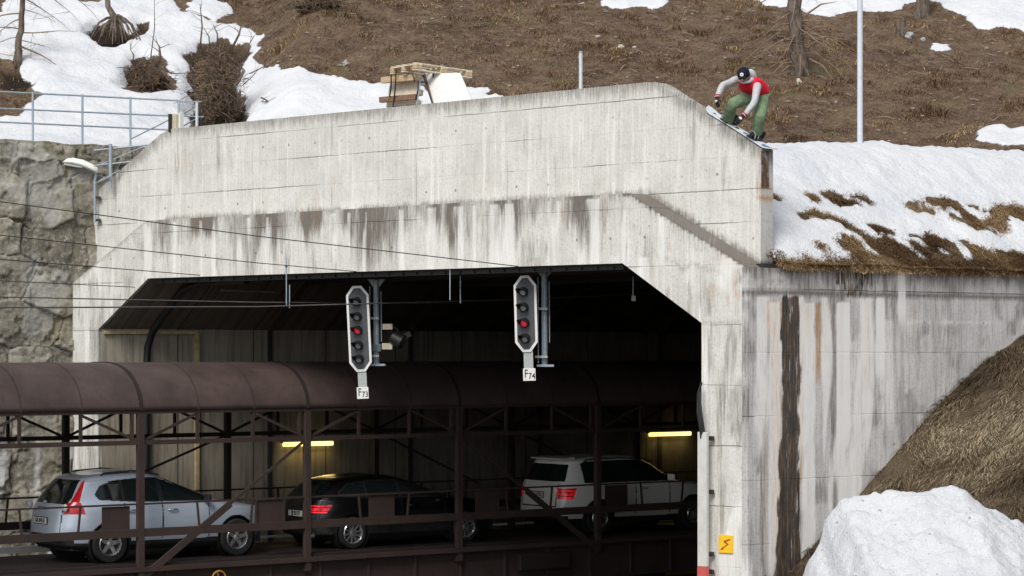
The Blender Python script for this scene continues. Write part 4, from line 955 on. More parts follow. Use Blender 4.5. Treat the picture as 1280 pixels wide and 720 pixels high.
# street lamp fixed to the left edge of the parapet
th = thing('street_lamp', 'white street lamp on a bent grey pole at the left parapet edge', 'street lamp', sv(psz(118, 277, .45)[0], .45, psz(118, 277, .45)[1]))
Yl = float(sv(psz(118, 277, .4)[0], .4, 0)[1])-.05
m = MB(); m.tube([ray(118.5, 278, Yl), ray(118.5, 226, Yl), ray(120, 218, Yl-.02), ray(118, 215, Yl-.05)], .03, 10); obj('pole', m, M['galv'], th, smooth=60)
for py in (247, 275):
    m = MB(); m.box(ray(122, py, Yl+.02), (.12, .08, .05)); m.box(ray(124.5, py+1, Yl-.02), (.04, .05, .07)); obj('bracket', m, M['steel_dk'], th)
hd = MB(); c0 = ray(122.5, 215, Yl-.05); c1 = ray(76, 206, Yl-.12)
ax = (c1-c0); Lh = np.linalg.norm(ax); ax /= Lh; sy = np.cross(ax, ZV); sy /= np.linalg.norm(sy); upv = np.cross(sy, ax); ring = []
secs = [(0, .03, .05), (.03, .075, .085), (.2, .095, .10), (.45, .10, .105), (.7, .10, .10), (.88, .09, .08), (.97, .06, .05), (1.0, .02, .02)]
for (f, w_, h_) in secs:
    bend = .10*math.sin(f*PI*.8)
    for k_ in range(12):
        an = 2*PI*k_/12; up_ = math.sin(an); hh_ = h_ if up_ > 0 else h_*.45
        ring.append(c0+ax*Lh*f+sy*w_*math.cos(an)+upv*(hh_*up_+bend))
fs = [(i*12+k_, i*12+(k_+1) % 12, (i+1)*12+(k_+1) % 12, (i+1)*12+k_) for i in range(len(secs)-1) for k_ in range(12)]
fs += [tuple(range(12)), tuple(range((len(secs)-1)*12, len(secs)*12))]
hd.add(ring, fs); obj('lamp_head', hd, M['lamp_shell'], th, smooth=50)
m = MB(); pts_ = []
for f in (.42, .92): pts_.append(c0+ax*Lh*f+upv*(.10*math.sin(f*PI*.8)-.05))
m.bar(pts_[0], pts_[1], .12, .05, upv); obj('lens', m, M['glass_lamp'], th, bevel=.015)
# ------------------------------------------------------------------ pallets and board behind the parapet
def pallet(label, rot, c, mats, scale=1.0, grp='wooden pallets behind the parapet'):
    """c centre, rot 3x3 rows = length, width, thickness axes"""
    th = thing('wooden_pallet', label, 'pallet', c, group=grp); A = np.array(rot, float); L, W_, H = 1.2*scale, .8*scale, .144
    def bx(name, u, v, w, su, sv_, sw, mt):
        m = MB(); m.box(np.array(c)+A[0]*u+A[1]*v+A[2]*w, (su, sv_, sw), A); return obj(name, m, mt, th, bevel=.004)
    for k in range(5): bx('deck_board', 0, -W_/2+.07+k*(W_-.14)/4, H/2-.011, L, .12 if k % 2 == 0 else .09, .022, mats[k % len(mats)])
    for u in (-L/2+.07, 0, L/2-.07):
        bx('cross_board', u, 0, H/2-.033, .14, W_, .021, mats[0])
        for v in (-W_/2+.06, 0, W_/2-.06): bx('block', u, v, -.005, .14, .11, .075, mats[1 % len(mats)])
    for v in (-W_/2+.06, 0, W_/2-.06): bx('runner', 0, v, -H/2+.011, L, .11, .022, mats[0])
    return th
def pp(px, py, d=1.3):
    s, z = psz(px, py, d); return sv(s, d, z)
sl = (V*.985+ZV*.0)
c = pp(539, 90.5, 1.45); pallet('top wooden pallet lying flat across the stack behind the parapet', (np.array([.80, .60, -.05]), np.array([-.60, .80, .0]), np.array([.04, .03, 1.0])), c, [M['wood_pale'], M['wood'], M['wood_pale']], 1.08)
tl = lambda ang: (V, MN*math.cos(ang)+ZV*math.sin(ang), -MN*math.sin(ang)+ZV*math.cos(ang))
pallet('pale wooden pallet standing upright below the top pallet', tl(1.35), pp(507, 117, 1.15)+ZV*0, [M['wood_pale'], M['wood_pale']], .66)
m = MB()
for (x0, y0, x1, y1, w_, nm) in ((478.5, 99.5, 521, 97.5, .115, 0), (476, 124.5, 522, 121.5, .115, 1)): pass
th = thing('timber_beam', 'squared pale timber beam strapped under the top pallet', 'timber', pp(499, 99, .95)); m = MB(); m.bar(pp(478, 100.5, .97), pp(521, 96.5, .97), .10, .115); obj('beam', m, M['wood'], th, bevel=.005)
th = thing('timber_beam', 'dark weathered timber beam at the bottom of the pallet stack', 'timber', pp(499, 123, .9)); m = MB(); m.bar(pp(476, 125, .92), pp(521, 121, .92), .10, .105); obj('beam', m, M['wood_dark'], th, bevel=.005)
m = MB()
for (x, y0, x2, y1) in ((489, 93, 487, 121), (495, 88, 491, 135), (515, 92, 518, 103), (523, 101, 520, 124)):
    m.tube([pp(x, y0, .84), pp((x+x2)/2+1, (y0+y1)/2, .83), pp(x2, y1, .84)], .014, 5)
tag(obj('strap', m, M['black']), 'black straps hanging over the front of the pallet stack', 'strap')
# leaning white panel
cc = [pp(531, 91.5, 1.3), pp(575, 91, 1.3), pp(590, 126, .95), pp(542, 132, .95)]; nn = np.cross(cc[1]-cc[0], cc[3]-cc[0]); nn /= np.linalg.norm(nn)
th = thing('white_board', 'plain white board leaning against the pallet stack', 'board', pp(560, 132, .95)); m = MB(); m.add([*cc, *[x_+nn*.03 for x_ in cc]], [(0,1,2,3),(7,6,5,4),(0,4,5,1),(1,5,6,2),(2,6,7,3),(3,7,4,0)]); obj('panel', m, M['white_paint'], th)
m = MB(); m.bar(cc[0]+nn*-.02, cc[3]+nn*-.02, .03, .03); obj('edge', m, M['wood_dark'], th)
m = MB(); m.box((cc[0]+cc[1])/2+(cc[3]-cc[0])*.12-nn*.01-(cc[1]-cc[0])*.28, (.03, .02, .12)); obj('clip', m, M['ink'], th)
th = thing('folding_trestle', 'thin metal trestle legs under the left edge of the white board', 'trestle', pp(535, 132, 1.0))
for (x0, y0, x1, y1) in ((527, 92, 521, 132), (529, 94, 541, 131), (525, 103, 533, 102)):
    m = MB(); m.tube([pp(x0, y0, 1.0), pp(x1, y1, .93)], .016, 6); obj('leg' if y1 > 110 else 'stretcher', m, M['steel_dk'] if x1 > 530 else M['galv'], th)
# ------------------------------------------------------------------ overhead wires
M['wire_pale'] = simple('pale_contact_wire', (.16,.15,.145), .4, .5, .2, 8)  # paler wire colour for the two level wires
def wire(label, pts, r, name='overhead_wire', sag=0.0, grp='overhead wires', mat='wire'):
    P3 = [ray(*p) for p in pts]; out = []
    for a, b in zip(P3[:-1], P3[1:]):
        for f in np.linspace(0, 1, 13)[:-1 if b is not P3[-1] else None]:
            out.append(a+(b-a)*f-ZV*sag*4*f*(1-f))
    a, b = out[0], out[1]; out = [a-(b-a)*10]+out
    m = MB(); m.tube(out, r, 5); o = obj(name, m, M[mat], None, smooth=80); return tag(o, label, 'wire', grp)
wire('highest thin overhead wire slanting down to the right across the parapet foot', [(-8, 251, 38), (320, 295, 40.2), (648, 333, 40.8)], .0085)
wire('second thin overhead wire crossing the left half of the concrete collar', [(-8, 293, 40), (320, 328.5, 44.5), (446, 339.5, 44.3)], .0085)
wire('third thin overhead wire ending at the left top corner of the opening', [(-8, 323.5, 42), (250, 344, 46.5)], .0085)
wire('lowest of the thin slanting wires against the stone wall at left', [(-8, 350.5, 43), (170, 359, 48.9), (300, 364, 51)], .008)
wire('thicker contact wire running level over the train into the tunnel', [(-8, 384.5, 38.5), (320, 383.5, 43.5), (640, 374.5, 46.5), (822, 366.5, 49.5)], .013, mat='wire_pale')
wire('upper of the two level wires just above the contact wire', [(-8, 371, 40), (320, 378, 44.6), (560, 379, 49), (700, 381, 54)], .011, mat='wire_pale')
for (lab, x, y0, y1, Y, hx) in (('thin dropper rod hanging left of the first signal', 358, 322, 381, 45.0, 4), ('thin forked dropper rod hanging between the two signals', 562.5, 311, 375, 43.0, 13), ('short dropper rod at the upper left corner of the opening', 188, 332, 347, 48.6, 0), ('dropper rod with a block hanging right of the second signal', 791.5, 345, 372, 42.0, 0)):
    th = thing('wire_dropper', lab, 'dropper', ray(x, y0, Y), group='droppers holding the overhead wires'); m = MB(); m.tube([ray(x, y0, Y), ray(x, y1, Y)], .011, 6); obj('rod', m, M['galv'], th)
    if hx: m = MB(); m.tube([ray(x+hx, y0+34, Y+.4), ray(x+hx, y1+4, Y+.4)], .010, 6); obj('side_rod', m, M['galv'], th)
    if x > 780: m = MB(); m.box(ray(x+.5, 373, Y), (.07, .07, .09)); obj('block', m, M['label_grey'], th)
    if x < 600 and x > 200: m = MB(); m.ball(ray(x, y0+11, Y), .022); obj('clamp', m, M['steel_dk'], th)
# ------------------------------------------------------------------ railway signals
def signal(label, top, bot, Y, lamps, txt, lab_y, mastx, masty, seed):
    a = ray(*top, Y); b = ray(*bot, Y); up = (a-b); H = np.linalg.norm(up); up /= H; right = np.array([1, -.10, 0]); right -= up*np.dot(right, up); right /= np.linalg.norm(right)
    c = (a+b)/2; fwd = np.cross(right, up); th = thing('railway_signal', label, 'railway signal', c-up*H/2, group='railway signals hanging in the tunnel mouth')
    k = Y/F; hw = 14.2*k*1.0; hh = H/2; ch = .17
    def octo(w, h, c_): return [(-w+c_*.75, -h), (w-c_*.75, -h), (w, -h+c_), (w, h-c_), (w-c_*.75, h), (-w+c_*.75, h), (-w, h-c_), (-w, -h+c_)]
    m = MB(); m.prism(octo(hw-.03, hh-.03, ch*.9), c, right, up, fwd, -.08, .012); obj('backboard', m, M['grey_paint'], th)
    o = octo(hw, hh, ch); i = octo(hw-.042, hh-.042, ch*.86); m = MB(); vs = []
    for d_ in (.0, .03):
        for pl_ in (o, i): vs += [c+right*x+up*y+fwd*d_ for x, y in pl_]
    fs = []
    for j in range(8):
        n_ = (j+1) % 8; fs += [(16+j, 16+n_, 24+n_, 24+j), (j, n_, 16+n_, 16+j), (8+j, 8+n_, 24+n_, 24+j), (j, n_, 8+n_, 8+j)]
    m.add(vs, fs); obj('white_border', m, M['white_paint'], th)
    for q_, (lx, ly) in enumerate(lamps):
        p = ray(lx, ly, Y-.0); red = (q_ == 2)
        dirn = fwd*.93-right*.30-up*.10; dirn /= np.linalg.norm(dirn); p = p+fwd*.015-right*.02
        m = MB(); m.lathe(p-fwd*.005, dirn, [(-.01, .088), (.04, .086), (.04, .072), (.0, .070)], 18); hous = obj('lamp', m, M['black'], th, smooth=40)
        m = MB(); m.ball(p+dirn*.02, (.066, .066, .025), 14, 8, (np.cross(up, dirn)/np.linalg.norm(np.cross(up, dirn)), up, dirn)); obj('lens', m, M['red_lens'] if red else M['glass_lamp'], hous, smooth=180)
        m = MB(); e1 = right-dirn*np.dot(right, dirn); e1 /= np.linalg.norm(e1); e2 = np.cross(dirn, e1); vs = []
        for j in range(15):
            an = math.radians(-15+j*15); pt = math.cos(an)*e1+math.sin(an)*e2; Lh = .10+.16*max(0, math.sin(an))
            for rr_ in (.088, .080): vs += [p+pt*rr_, p+pt*rr_+dirn*Lh]
        fs = []
        for j in range(14):
            a_ = j*4; b_ = a_+4; fs += [(a_, a_+1, b_+1, b_), (a_+2, a_+3, b_+3, b_+2), (a_+1, a_+3, b_+3, b_+1)]
        m.add(vs, fs); obj('hood', m, M['black'], hous, smooth=50)
    # stem and number plate
    lx, l0, l1 = lab_y; p0 = ray(bot[0]+.8, bot[1], Y); p1 = ray(lx, l0, Y)
    m = MB(); m.bar(p0, p1, .02, .16, right) if False else m.box((p0+p1)/2, (.165, np.linalg.norm(p0-p1)+.03, .02), (right, up, fwd)); obj('stem_plate', m, M['label_grey'], th)
    pc_ = ray(lx, (l0+l1)/2, Y)+fwd*.014; m = MB(); hl = (l1-l0)*k; m.box(pc_, (.222, hl, .015), (right, up, fwd)); pn = obj('number_plate', m, M['white_paint'], th, bevel=.004)
    m = MB(); 
    text_mesh('F', .205, M['ink'], 'letter', frame_mat(pc_+fwd*.010-right*.055+up*.012, right, up), pn, .0012, xs=.72)
    text_mesh(txt, .15, M['ink'], 'digits', frame_mat(pc_+fwd*.010+right*.045-up*.030, right, up), pn, .0012, xs=.82)
    # mast behind
    Ym = Y+.35; m = MB(); m.tube([ray(mastx, masty[0], Ym), ray(mastx+.5, masty[1], Ym)], .055, 12); obj('mast', m, M['galv'], th, smooth=60)
    for sx_ in (-1, 1):
        m = MB(); m.add([ray(mastx+sx_*11, masty[0]-1, Ym), ray(mastx+sx_*2, masty[0]-1, Ym), ray(mastx+sx_*2, masty[0]+11, Ym)]+[ray(mastx+sx_*11, masty[0]-1, Ym+.03), ray(mastx+sx_*2, masty[0]-1, Ym+.03), ray(mastx+sx_*2, masty[0]+11, Ym+.03)], [(0,1,2),(3,5,4),(0,1,4,3),(1,2,5,4),(2,0,3,5)]); obj('gusset', m, M['galv'], th)
    m = MB(); m.tube([ray(mastx-8, masty[0]+8, Ym-.1), ray(mastx-7.5, masty[1]-4, Ym-.1)], .010, 6); m.tube([ray(mastx+6, masty[0]+14, Ym-.05), ray(mastx+6.5, masty[1]-30, Ym-.05)], .010, 6); obj('guide_rod', m, M['galv'], th)
    for yy in (masty[0]+48, masty[1]-12):
        m = MB(); m.box(ray(mastx-4, yy, Ym-.12), (.22, .10, .04)); obj('clamp', m, M['label_grey'], th)
    m = MB(); m.box(ray(mastx+1, masty[1]-1, Ym), (.30, .16, .04)); m.bar(ray(mastx, masty[1]-1, Ym), ray(mastx+12, masty[1]-.5, Ym), .03, .02); obj('foot_bracket', m, M['galv'], th)
    return th, Ym
t1_, Ym1 = signal('tall five lamp signal with middle lamp red above plate F 73', (446.3, 357.5), (451.6, 464.5), 45.2, [(447.2,377), (448.2,395.5), (449.0,412.8), (450,431.5), (450.9,448.7)], '73', (453.6, 484, 498.5), 470.3, (350, 457), 1)
t2_, Ym2 = signal('four lamp signal with third lamp red above plate F 74', (656.0, 344.5), (658.6, 440), 42.3, [(655.8,364.5), (656.4,384), (657.3,403.5), (658.4,423)], '74', (661.8, 460.5, 476), 680.5, (338, 458), 2)
for (x, y, w_, h_) in ((484.5, 408.5, .19, .11), (484, 433, .20, .12)):
    m = MB(); m.box(ray(x, y, Ym1-.05), (w_, .08, h_)); obj('relay_box', m, M['cream'], t1_, bevel=.008)
m = MB(); m.box(ray(471, 435, Ym1-.04), (.17, .15, .14)); obj('junction_box', m, simple('blue_grey_box', (.10,.14,.16), .5), t1_, bevel=.01)
fl = thing('flood_lamp', 'dark unlit flood lamp clamped beside the left signal mast', 'flood lamp', ray(498, 436, Ym1))
m = MB(); m.lathe(ray(496, 424, Ym1-.1), (.8, -.2, -.45), [(-.12,.03),(-.10,.12),(.12,.15),(.14,.13),(.0,.02)], 14); obj('lamp_body', m, M['black'], fl, smooth=50)
m = MB(); m.tube([ray(489, 408, Ym1), ray(496, 411, Ym1), ray(500, 422, Ym1), ray(497, 436, Ym1), ray(489, 434, Ym1)], .02, 6); obj('bracket', m, M['steel_dk'], fl)
m = MB(); m.box(ray(507, 420, Ym1-.05), (.22, .12, .10), ((.9,0,.4),(0,1,0),(-.4,0,.9))); obj('visor', m, M['black'], fl)
# ------------------------------------------------------------------ car-carrying wagon
DZ = -4.0; NN = -.45; NFAR = 2.65; NC = 1.1
wg = thing('car_transport_wagon', 'long brown steel car carrying train wagon with rounded roof entering the tunnel', 'train wagon', tn(4, NC, -CAMZ))
def wbar(name, a, b, w, h, mat='wag', up=(0,0,1), bev=0): 
    m = MB(); m.bar(a, b, w, h, up); return obj(name, m, M[mat], wg, bevel=bev)
tA, tB = -9.4, 25.0
# roof shell: flattened barrel
def roof_z(u):   # u in -1..1 across
    return -1.10+.90*(1-abs(u)**2.6)**(1/1.9)
us = np.sin(np.linspace(-PI/2, PI/2, 33)); hwid = (NFAR-NN)/2+.06
m = MB(); ts = np.linspace(tA, tB, 60); vs = []
for t in ts:
    for u in us: vs.append(tn(t, NC+u*hwid, roof_z(u)))
n_ = len(us); fs = [(i*n_+j, i*n_+j+1, (i+1)*n_+j+1, (i+1)*n_+j) for i in range(len(ts)-1) for j in range(n_-1)]
m.add(vs, fs); ro = obj('roof', m, M['wag_roof'], wg, smooth=180)
sol = ro.modifiers.new('thickness', 'SOLIDIFY'); sol.thickness = .02; sol.offset = -1
kk = 0
for i in range(-7, 20):
    t = .31+i*3.7/3
    main = (i % 3 == 0); m = MB(); w_ = .075 if main else .028; r_ = .014 if main else .006; vs = []
    for u in us:
        for (dt, o_) in ((-w_/2, -.005), (-w_/2, r_), (w_/2, r_), (w_/2, -.005)):
            nu = u*(hwid+o_*.9); vs.append(tn(t+dt, NC+nu, roof_z(u)+o_*(1 if abs(u) < .98 else 0)))
    fs = [(j*4+a, j*4+(a+1) % 4, (j+1)*4+(a+1) % 4, (j+1)*4+a) for j in range(n_-1) for a in range(4)]
    m.add(vs, fs); obj('roof_rib', m, M['wag'] if not main else M['wag_dark'], wg, smooth=35)
mains = [.31+3.7*k for k in range(-2, 7)]
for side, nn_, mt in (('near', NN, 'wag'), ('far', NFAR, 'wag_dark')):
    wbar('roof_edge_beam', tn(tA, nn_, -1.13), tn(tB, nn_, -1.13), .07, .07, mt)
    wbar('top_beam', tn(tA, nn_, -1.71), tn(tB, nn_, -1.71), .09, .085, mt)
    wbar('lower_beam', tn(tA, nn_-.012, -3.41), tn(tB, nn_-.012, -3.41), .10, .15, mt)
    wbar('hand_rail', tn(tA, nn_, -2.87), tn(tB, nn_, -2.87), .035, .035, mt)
    for k, t in enumerate(mains):
        wbar('post', tn(t, nn_-.02, -4.33), tn(t, nn_-.02, -1.16), .12, .12, mt, up=U)
        if side == 'near': wbar('twin_post', tn(t-.17, nn_, -1.67), tn(t-.17, nn_, -1.16), .06, .06, mt, up=U)
        for j in (1, 2): wbar('truss_post', tn(t+j*3.7/3, nn_, -1.67), tn(t+j*3.7/3, nn_, -1.16), .055, .055, mt, up=U)
        wbar('truss_brace', tn(t+3.7/3-.03, nn_-.005, -1.19), tn(t+.10, nn_-.005, -1.66), .035, .05, mt)
        wbar('truss_brace', tn(t-3.7/3+.03, nn_-.005, -1.19), tn(t-.10, nn_-.005, -1.66), .035, .05, mt)
        for j in (1, 2): wbar('rail_post', tn(t+j*3.7/3+(.05 if j == 1 else -.05), nn_, -3.36), tn(t+j*3.7/3, nn_, -2.88), .035, .035, mt, up=U)
    if side == 'near':
        wbar('brace', tn(mains[2]+.05, nn_-.03, -4.25), tn(mains[3]-.06, nn_-.03, -1.75), .03, .055, mt)
        wbar('brace', tn(mains[2]+.05, nn_-.035, -4.25), tn(mains[2]+1.95, nn_-.035, -2.93), .05, .13, mt)
        wbar('brace', tn(mains[5]-.05, nn_-.03, -4.25), tn(mains[4]+.06, nn_-.03, -1.75), .03, .055, mt)
        wbar('brace', tn(mains[5]-.05, nn_-.035, -4.25), tn(mains[5]-1.95, nn_-.035, -2.93), .05, .12, mt)
        for (a, b_) in ((-.47, .11), (2.85, 3.49), (5.51, 6.13), (8.17, 8.79), (11.66, 12.29), (-3.9,-3.3)):
            m = MB(); m.box(tn((a+b_)/2, nn_+.03, -3.13), (b_-a, .02, .46), (U, N, ZV)); obj('plate', m, M['wag'], wg, bevel=.004)
        for a in (2.85, 3.49): wbar('rail_post', tn(a, nn_, -3.36), tn(a, nn_, -2.88), .035, .035, mt, up=U)
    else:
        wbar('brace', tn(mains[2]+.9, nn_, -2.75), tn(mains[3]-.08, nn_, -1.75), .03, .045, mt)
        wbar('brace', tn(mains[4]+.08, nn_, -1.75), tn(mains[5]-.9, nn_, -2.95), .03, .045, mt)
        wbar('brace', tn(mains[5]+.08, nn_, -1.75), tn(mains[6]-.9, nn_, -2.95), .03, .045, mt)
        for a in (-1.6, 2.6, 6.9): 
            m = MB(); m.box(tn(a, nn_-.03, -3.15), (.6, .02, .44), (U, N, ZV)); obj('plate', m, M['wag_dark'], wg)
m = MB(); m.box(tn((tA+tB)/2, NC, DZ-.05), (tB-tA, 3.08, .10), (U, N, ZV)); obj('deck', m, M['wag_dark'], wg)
m = MB(); m.box(tn((tA+tB)/2, NN-.05, DZ-.10), (tB-tA, .10, .09), (U, N, ZV)); obj('deck_edge', m, M['wag'], wg)
m = MB(); m.box(tn((tA+tB)/2, NN+.12, DZ-.5), (tB-tA, .10, .78), (U, N, ZV)); obj('side_girder', m, M['wag'], wg)
for i in range(-7, 24, 1):
    wbar('girder_stiffener', tn(.9+i*1.15, NN+.04, DZ-.86), tn(.9+i*1.15, NN+.04, DZ-.16), .05, .05, 'wag', up=U)
m = MB(); m.box(tn(9.9, NN-.06, DZ-.44), (1.35, .16, .34), (U, N, ZV)); obj('equipment_box', m, M['wag_dark'], wg, bevel=.02)
M['hand_wheel'] = simple('ochre_hand_wheel', (.45,.22,.04), .5, 0, .2, 20)
hw_ = MB(); c = tn(1.95, NN-.13, -4.36)
for k in range(4): hw_.tube([c, c+U*.14*math.cos(k*PI/2+.3)+ZV*.14*math.sin(k*PI/2+.3)], .012, 5)
hw_.tube([c+U*.15*math.cos(a)+ZV*.15*math.sin(a) for a in np.linspace(0, 2*PI, 25)], .016, 6, cap=False); hw_.tube([c, c+N*.15], .02, 6)
obj('hand_wheel', hw_, M['hand_wheel'], wg)
for t in (-1.2, 5.1, 12.7, 19.5):      # bogies under the deck
    for dt in (-.9, .9):
        m = MB(); m.lathe(tn(t+dt, .36, -CAMZ+.48), N, [(-.07,.0),(-.07,.40),(-.02,.42),(.02,.46),(.05,.46),(.05,.0)], 24); m.lathe(tn(t+dt, 1.84, -CAMZ+.48), -N, [(-.07,.0),(-.07,.40),(-.02,.42),(.02,.46),(.05,.46),(.05,.0)], 24); m.tube([tn(t+dt,.4,-CAMZ+.48), tn(t+dt,1.8,-CAMZ+.48)], .08, 10); obj('wheel_set', m, M['steel_dk'], wg, smooth=35)
for nrail in (.37, 1.83, -4.13, -2.67):
    m = MB(); m.box(tn(-8, nrail, -CAMZ+.09), (100, .07, .14), (U, N, ZV)); tag(obj('rail', m, M['steel_dk']), kind='structure')
# ------------------------------------------------------------------ cars
def paint(name, col, metal, rough, coat=.6):
    m = NT(name); v = m.coord('Object'); n = m.noise(v, 3, 4, .6); n2 = m.noise(v, 9, 5, .7)
    z = m.sep(v)[2]; dirt = m.math('MULTIPLY', m.rng(z, .25, .75, 1, 0), m.rng(n2, .35, .7, .25, .8))
    c = m.mix(dirt, col, tuple(.5*k+.05 for k in col)); m.fin(c, m.rng(n2, .3, .7, rough, rough+.08), metal); m.b.inputs['Coat Weight'].default_value = coat; m.b.inputs['Coat Roughness'].default_value = .06
    return m.m
M['silver'] = paint('silver_blue_paint', (.52,.59,.68), .30, .30); M['car_black'] = paint('black_paint', (.003,.003,.004), .0, .3, .4); M['car_white'] = paint('white_car_paint', (.80,.80,.77), .0, .3, .5)
M['car_glass'] = simple('tinted_car_glass', (.012,.016,.016), .06, 0, .1, 3, 0, .6); M['trim'] = simple('black_rubber_trim', (.012,.012,.013), .6, 0, .2, 12)
M['chrome'] = simple('bright_alloy', (.62,.63,.65), .28, .85, .1, 12, 0); M['tyre'] = simple('tyre_rubber', (.014,.013,.013), .85, 0, .2, 16, .1)
def lampglass(name, em, base):
    m = NT(name); v = m.coord('Object'); z = m.sep(v); f = m.math('FRACT', m.math('MULTIPLY', z[2], 13.0)); k = m.rng(f, .15, .4); n = m.noise(v, 9, 3, .6)
    c = m.mix(k, tuple(q*.25 for q in base), base); m.fin(c, .12); m.ln(m.mix(m.rng(n, .45, .6), (.25,.002,.004), (1,.03,.035)), m.b.inputs['Emission Color']); m.ln(m.math('MULTIPLY', k, em), m.b.inputs['Emission Strength']); return m.m
M['tail_red'] = simple('red_tail_light', (.52,.008,.015), .15, 0, .12, 30, 0, .7); M['tail_lit'] = lampglass('glowing_red_tail_light', 1.1, (.5,.01,.02)); M['tail_clear'] = simple('clear_lamp_glass', (.7,.66,.66), .15, 0, .15, 30, 0, .7)
M['plate_white'] = simple('number_plate_white', (.72,.71,.62), .5, 0, .05, 20, 0); M['plate_blue'] = simple('plate_blue', (.02,.10,.42), .5, 0, .05, 20, 0)
M['tail_dim'] = lampglass('faintly_lit_red_lamp', .35, (.6,.015,.03))
def car(name, label, cat, loc, spec):
    th = thing(name, label, cat, loc, math.atan2(U[1], U[0]))
    L = spec['L']; W = spec['W']/2; rings = spec['rings']
    ks = np.array([r[0] for r in rings], float); nk = 170; nq = 720
    key = np.linspace(0, len(rings)-1, nk); R = np.array([r[1:] for r in rings], float)
    Ri = np.stack([np.interp(key, np.arange(len(rings)), R[:, c]) for c in range(R.shape[1])], 1)
    # smooth the profile
    for _ in range(spec.get('sm', 5)): Ri[1:-1] = .25*Ri[:-2]+.5*Ri[1:-1]+.25*Ri[2:]
    V3 = np.zeros((nk, nq, 3))
    for i in range(nk):
        zr, zf, xr, xf, w, nr, nf_ = Ri[i]; th_ = np.linspace(0, 2*PI, 2001)[:-1]
        cx, sy_ = np.cos(th_), np.sin(th_); a = (xf-xr)/2; xc = (xf+xr)/2
        e = np.where(cx < 0, 2/nr, 2/nf_); px = xc+a*np.sign(cx)*np.abs(cx)**e; py = w*np.sign(sy_)*np.abs(sy_)**np.where(cx < 0, 2/nr, 2/nf_)
        # arc length with extra weight on x to keep columns aligned
        seg = np.hypot(np.diff(np.append(px, px[0])), np.diff(np.append(py, py[0]))); s_ = np.concatenate([[0], np.cumsum(seg)]); tt = np.linspace(0, s_[-1], nq+1)[:-1]
        x = np.interp(tt, s_, np.append(px, px[0])); y = np.interp(tt, s_, np.append(py, py[0])); f = (x-xr)/(xf-xr+1e-6)
        z = zr+(zf-zr)*f+spec.get('crown', .03)*np.sin(PI*np.clip(f, 0, 1))*(1 if i > nk*.7 else 0)
        V3[i] = np.stack([x, y, z], 1)
    co = V3.reshape(-1, 3); idx = np.arange(nk*nq).reshape(nk, nq)
    a = idx[:-1]; b = idx[1:]; f = np.stack([a, np.roll(a, -1, 1), np.roll(b, -1, 1), b], 2).reshape(-1, 4)
    co = np.vstack([co, co[idx[-1]].mean(0)]); capf = [(idx[-1][j], idx[-1][(j+1) % nq], len(co)-1) for j in range(nq)]
    c = co[f].mean(1); n = np.cross(co[f[:, 1]]-co[f[:, 0]], co[f[:, 3]]-co[f[:, 0]]); n /= np.linalg.norm(n, axis=1)[:, None]+1e-9
    if (n[:, 1]*c[:, 1]).mean() < 0: n = -n
    x, y, z = c.T; ay = np.abs(y)
    cls = np.zeros(len(f), int)     # 0 body 1 trim 2 seam 3.. named parts
    names = {}
    def region(nm, mask, mat):
        k = 10+len(names); names[k] = (nm, mat); cls[mask & ((cls == 0) | (cls == 2))] = k
    axs = spec['axles']; wr = spec['wr']
    drop = np.zeros(len(f), bool)
    for xa in axs: drop |= (np.hypot(x-xa, z-wr) < wr+.055) & (ay > W*.55)
    low = (z < spec['sill']) & ~drop; cls[low] = 1
    for xa in axs: cls[(np.hypot(x-xa, z-wr) < wr+.055+spec.get('lip', .0)) & (ay > W*.6)] = 1
    side = (np.abs(n[:, 1]) > .55)
    sidew = inpoly(x, z, spec['side_glass']) & side & (z > spec['belt'])
    cls[inpoly(x, z, spec['side_trim']) & side] = 1
    for (x0, x1) in spec['panes']:
        for sgn in (-1, 1):
            k = 10+len(names); names[k] = ('window', 'car_glass'); cls[sidew & (x > x0) & (x < x1) & (y*sgn > 0)] = k
    rg = spec['rear_glass']; lim = lambda zz: np.interp(zz, rg['z'], rg['w'])
    k = 10+len(names); names[k] = ('rear_window', 'car_glass'); cls[(n[:, 0] < -.35) & (x < L*.4) & (z > rg['z'][0]) & (z < rg['z'][-1]) & (ay < lim(z))] = k
    fg = spec['front_glass']; k = 10+len(names); names[k] = ('windscreen', 'car_glass'); cls[(n[:, 0] > .25) & (z > fg[0]) & (z < fg[1]) & (x > L*.45) & (ay < np.interp(z, fg, fg[2] if len(fg) > 2 else (W*.85, W*.62)))] = k
    for (xs, z0, z1) in spec['seams']:
        cls[(np.abs(x-xs-0*z) < .012) & side & (z > z0) & (z < z1) & (cls == 0)] = 2
    if spec.get('gate'):
        z0, z1, gw = spec['gate']; cls[(n[:, 0] < -.5) & (x < .6) & (((np.abs(z-z0) < .012) & (ay < gw)) | ((np.abs(ay-gw) < .012) & (z > z0) & (z < z1))) & (cls == 0)] = 2
    for sgn in (-1, 1):
        for (nm, fn, mat) in spec['lights']:
            k = 10+len(names); names[k] = (nm, mat); cls[fn(x, ay, z, n) & (y*sgn > 0)] = k
    for (fn) in spec.get('dark', ()): cls[fn(x, ay, z, n) & (cls == 0)] = 1
    def sub(mask, nm, mat, parent, faces_extra=(), off=0.0):
        ff = f[mask]
        if len(ff) == 0 and not faces_extra: return None
        us_ = np.unique(ff) if len(ff) else np.array([], int)
        if len(faces_extra): us_ = np.unique(np.concatenate([us_, np.array(faces_extra).ravel()]))
        rm = np.full(len(co), -1); rm[us_] = np.arange(len(us_)); vv = co[us_].copy()
        me = bpy.data.meshes.new(nm); me.from_pydata(vv.tolist(), [], rm[ff].tolist()+[tuple(rm[list(t_)]) for t_ in faces_extra])
        o = link(nm, me, mat, parent, smooth=180, recalc=False, world=False); return o
    sub((cls == 0) & ~drop, 'body', M[spec['paint']], th, capf)
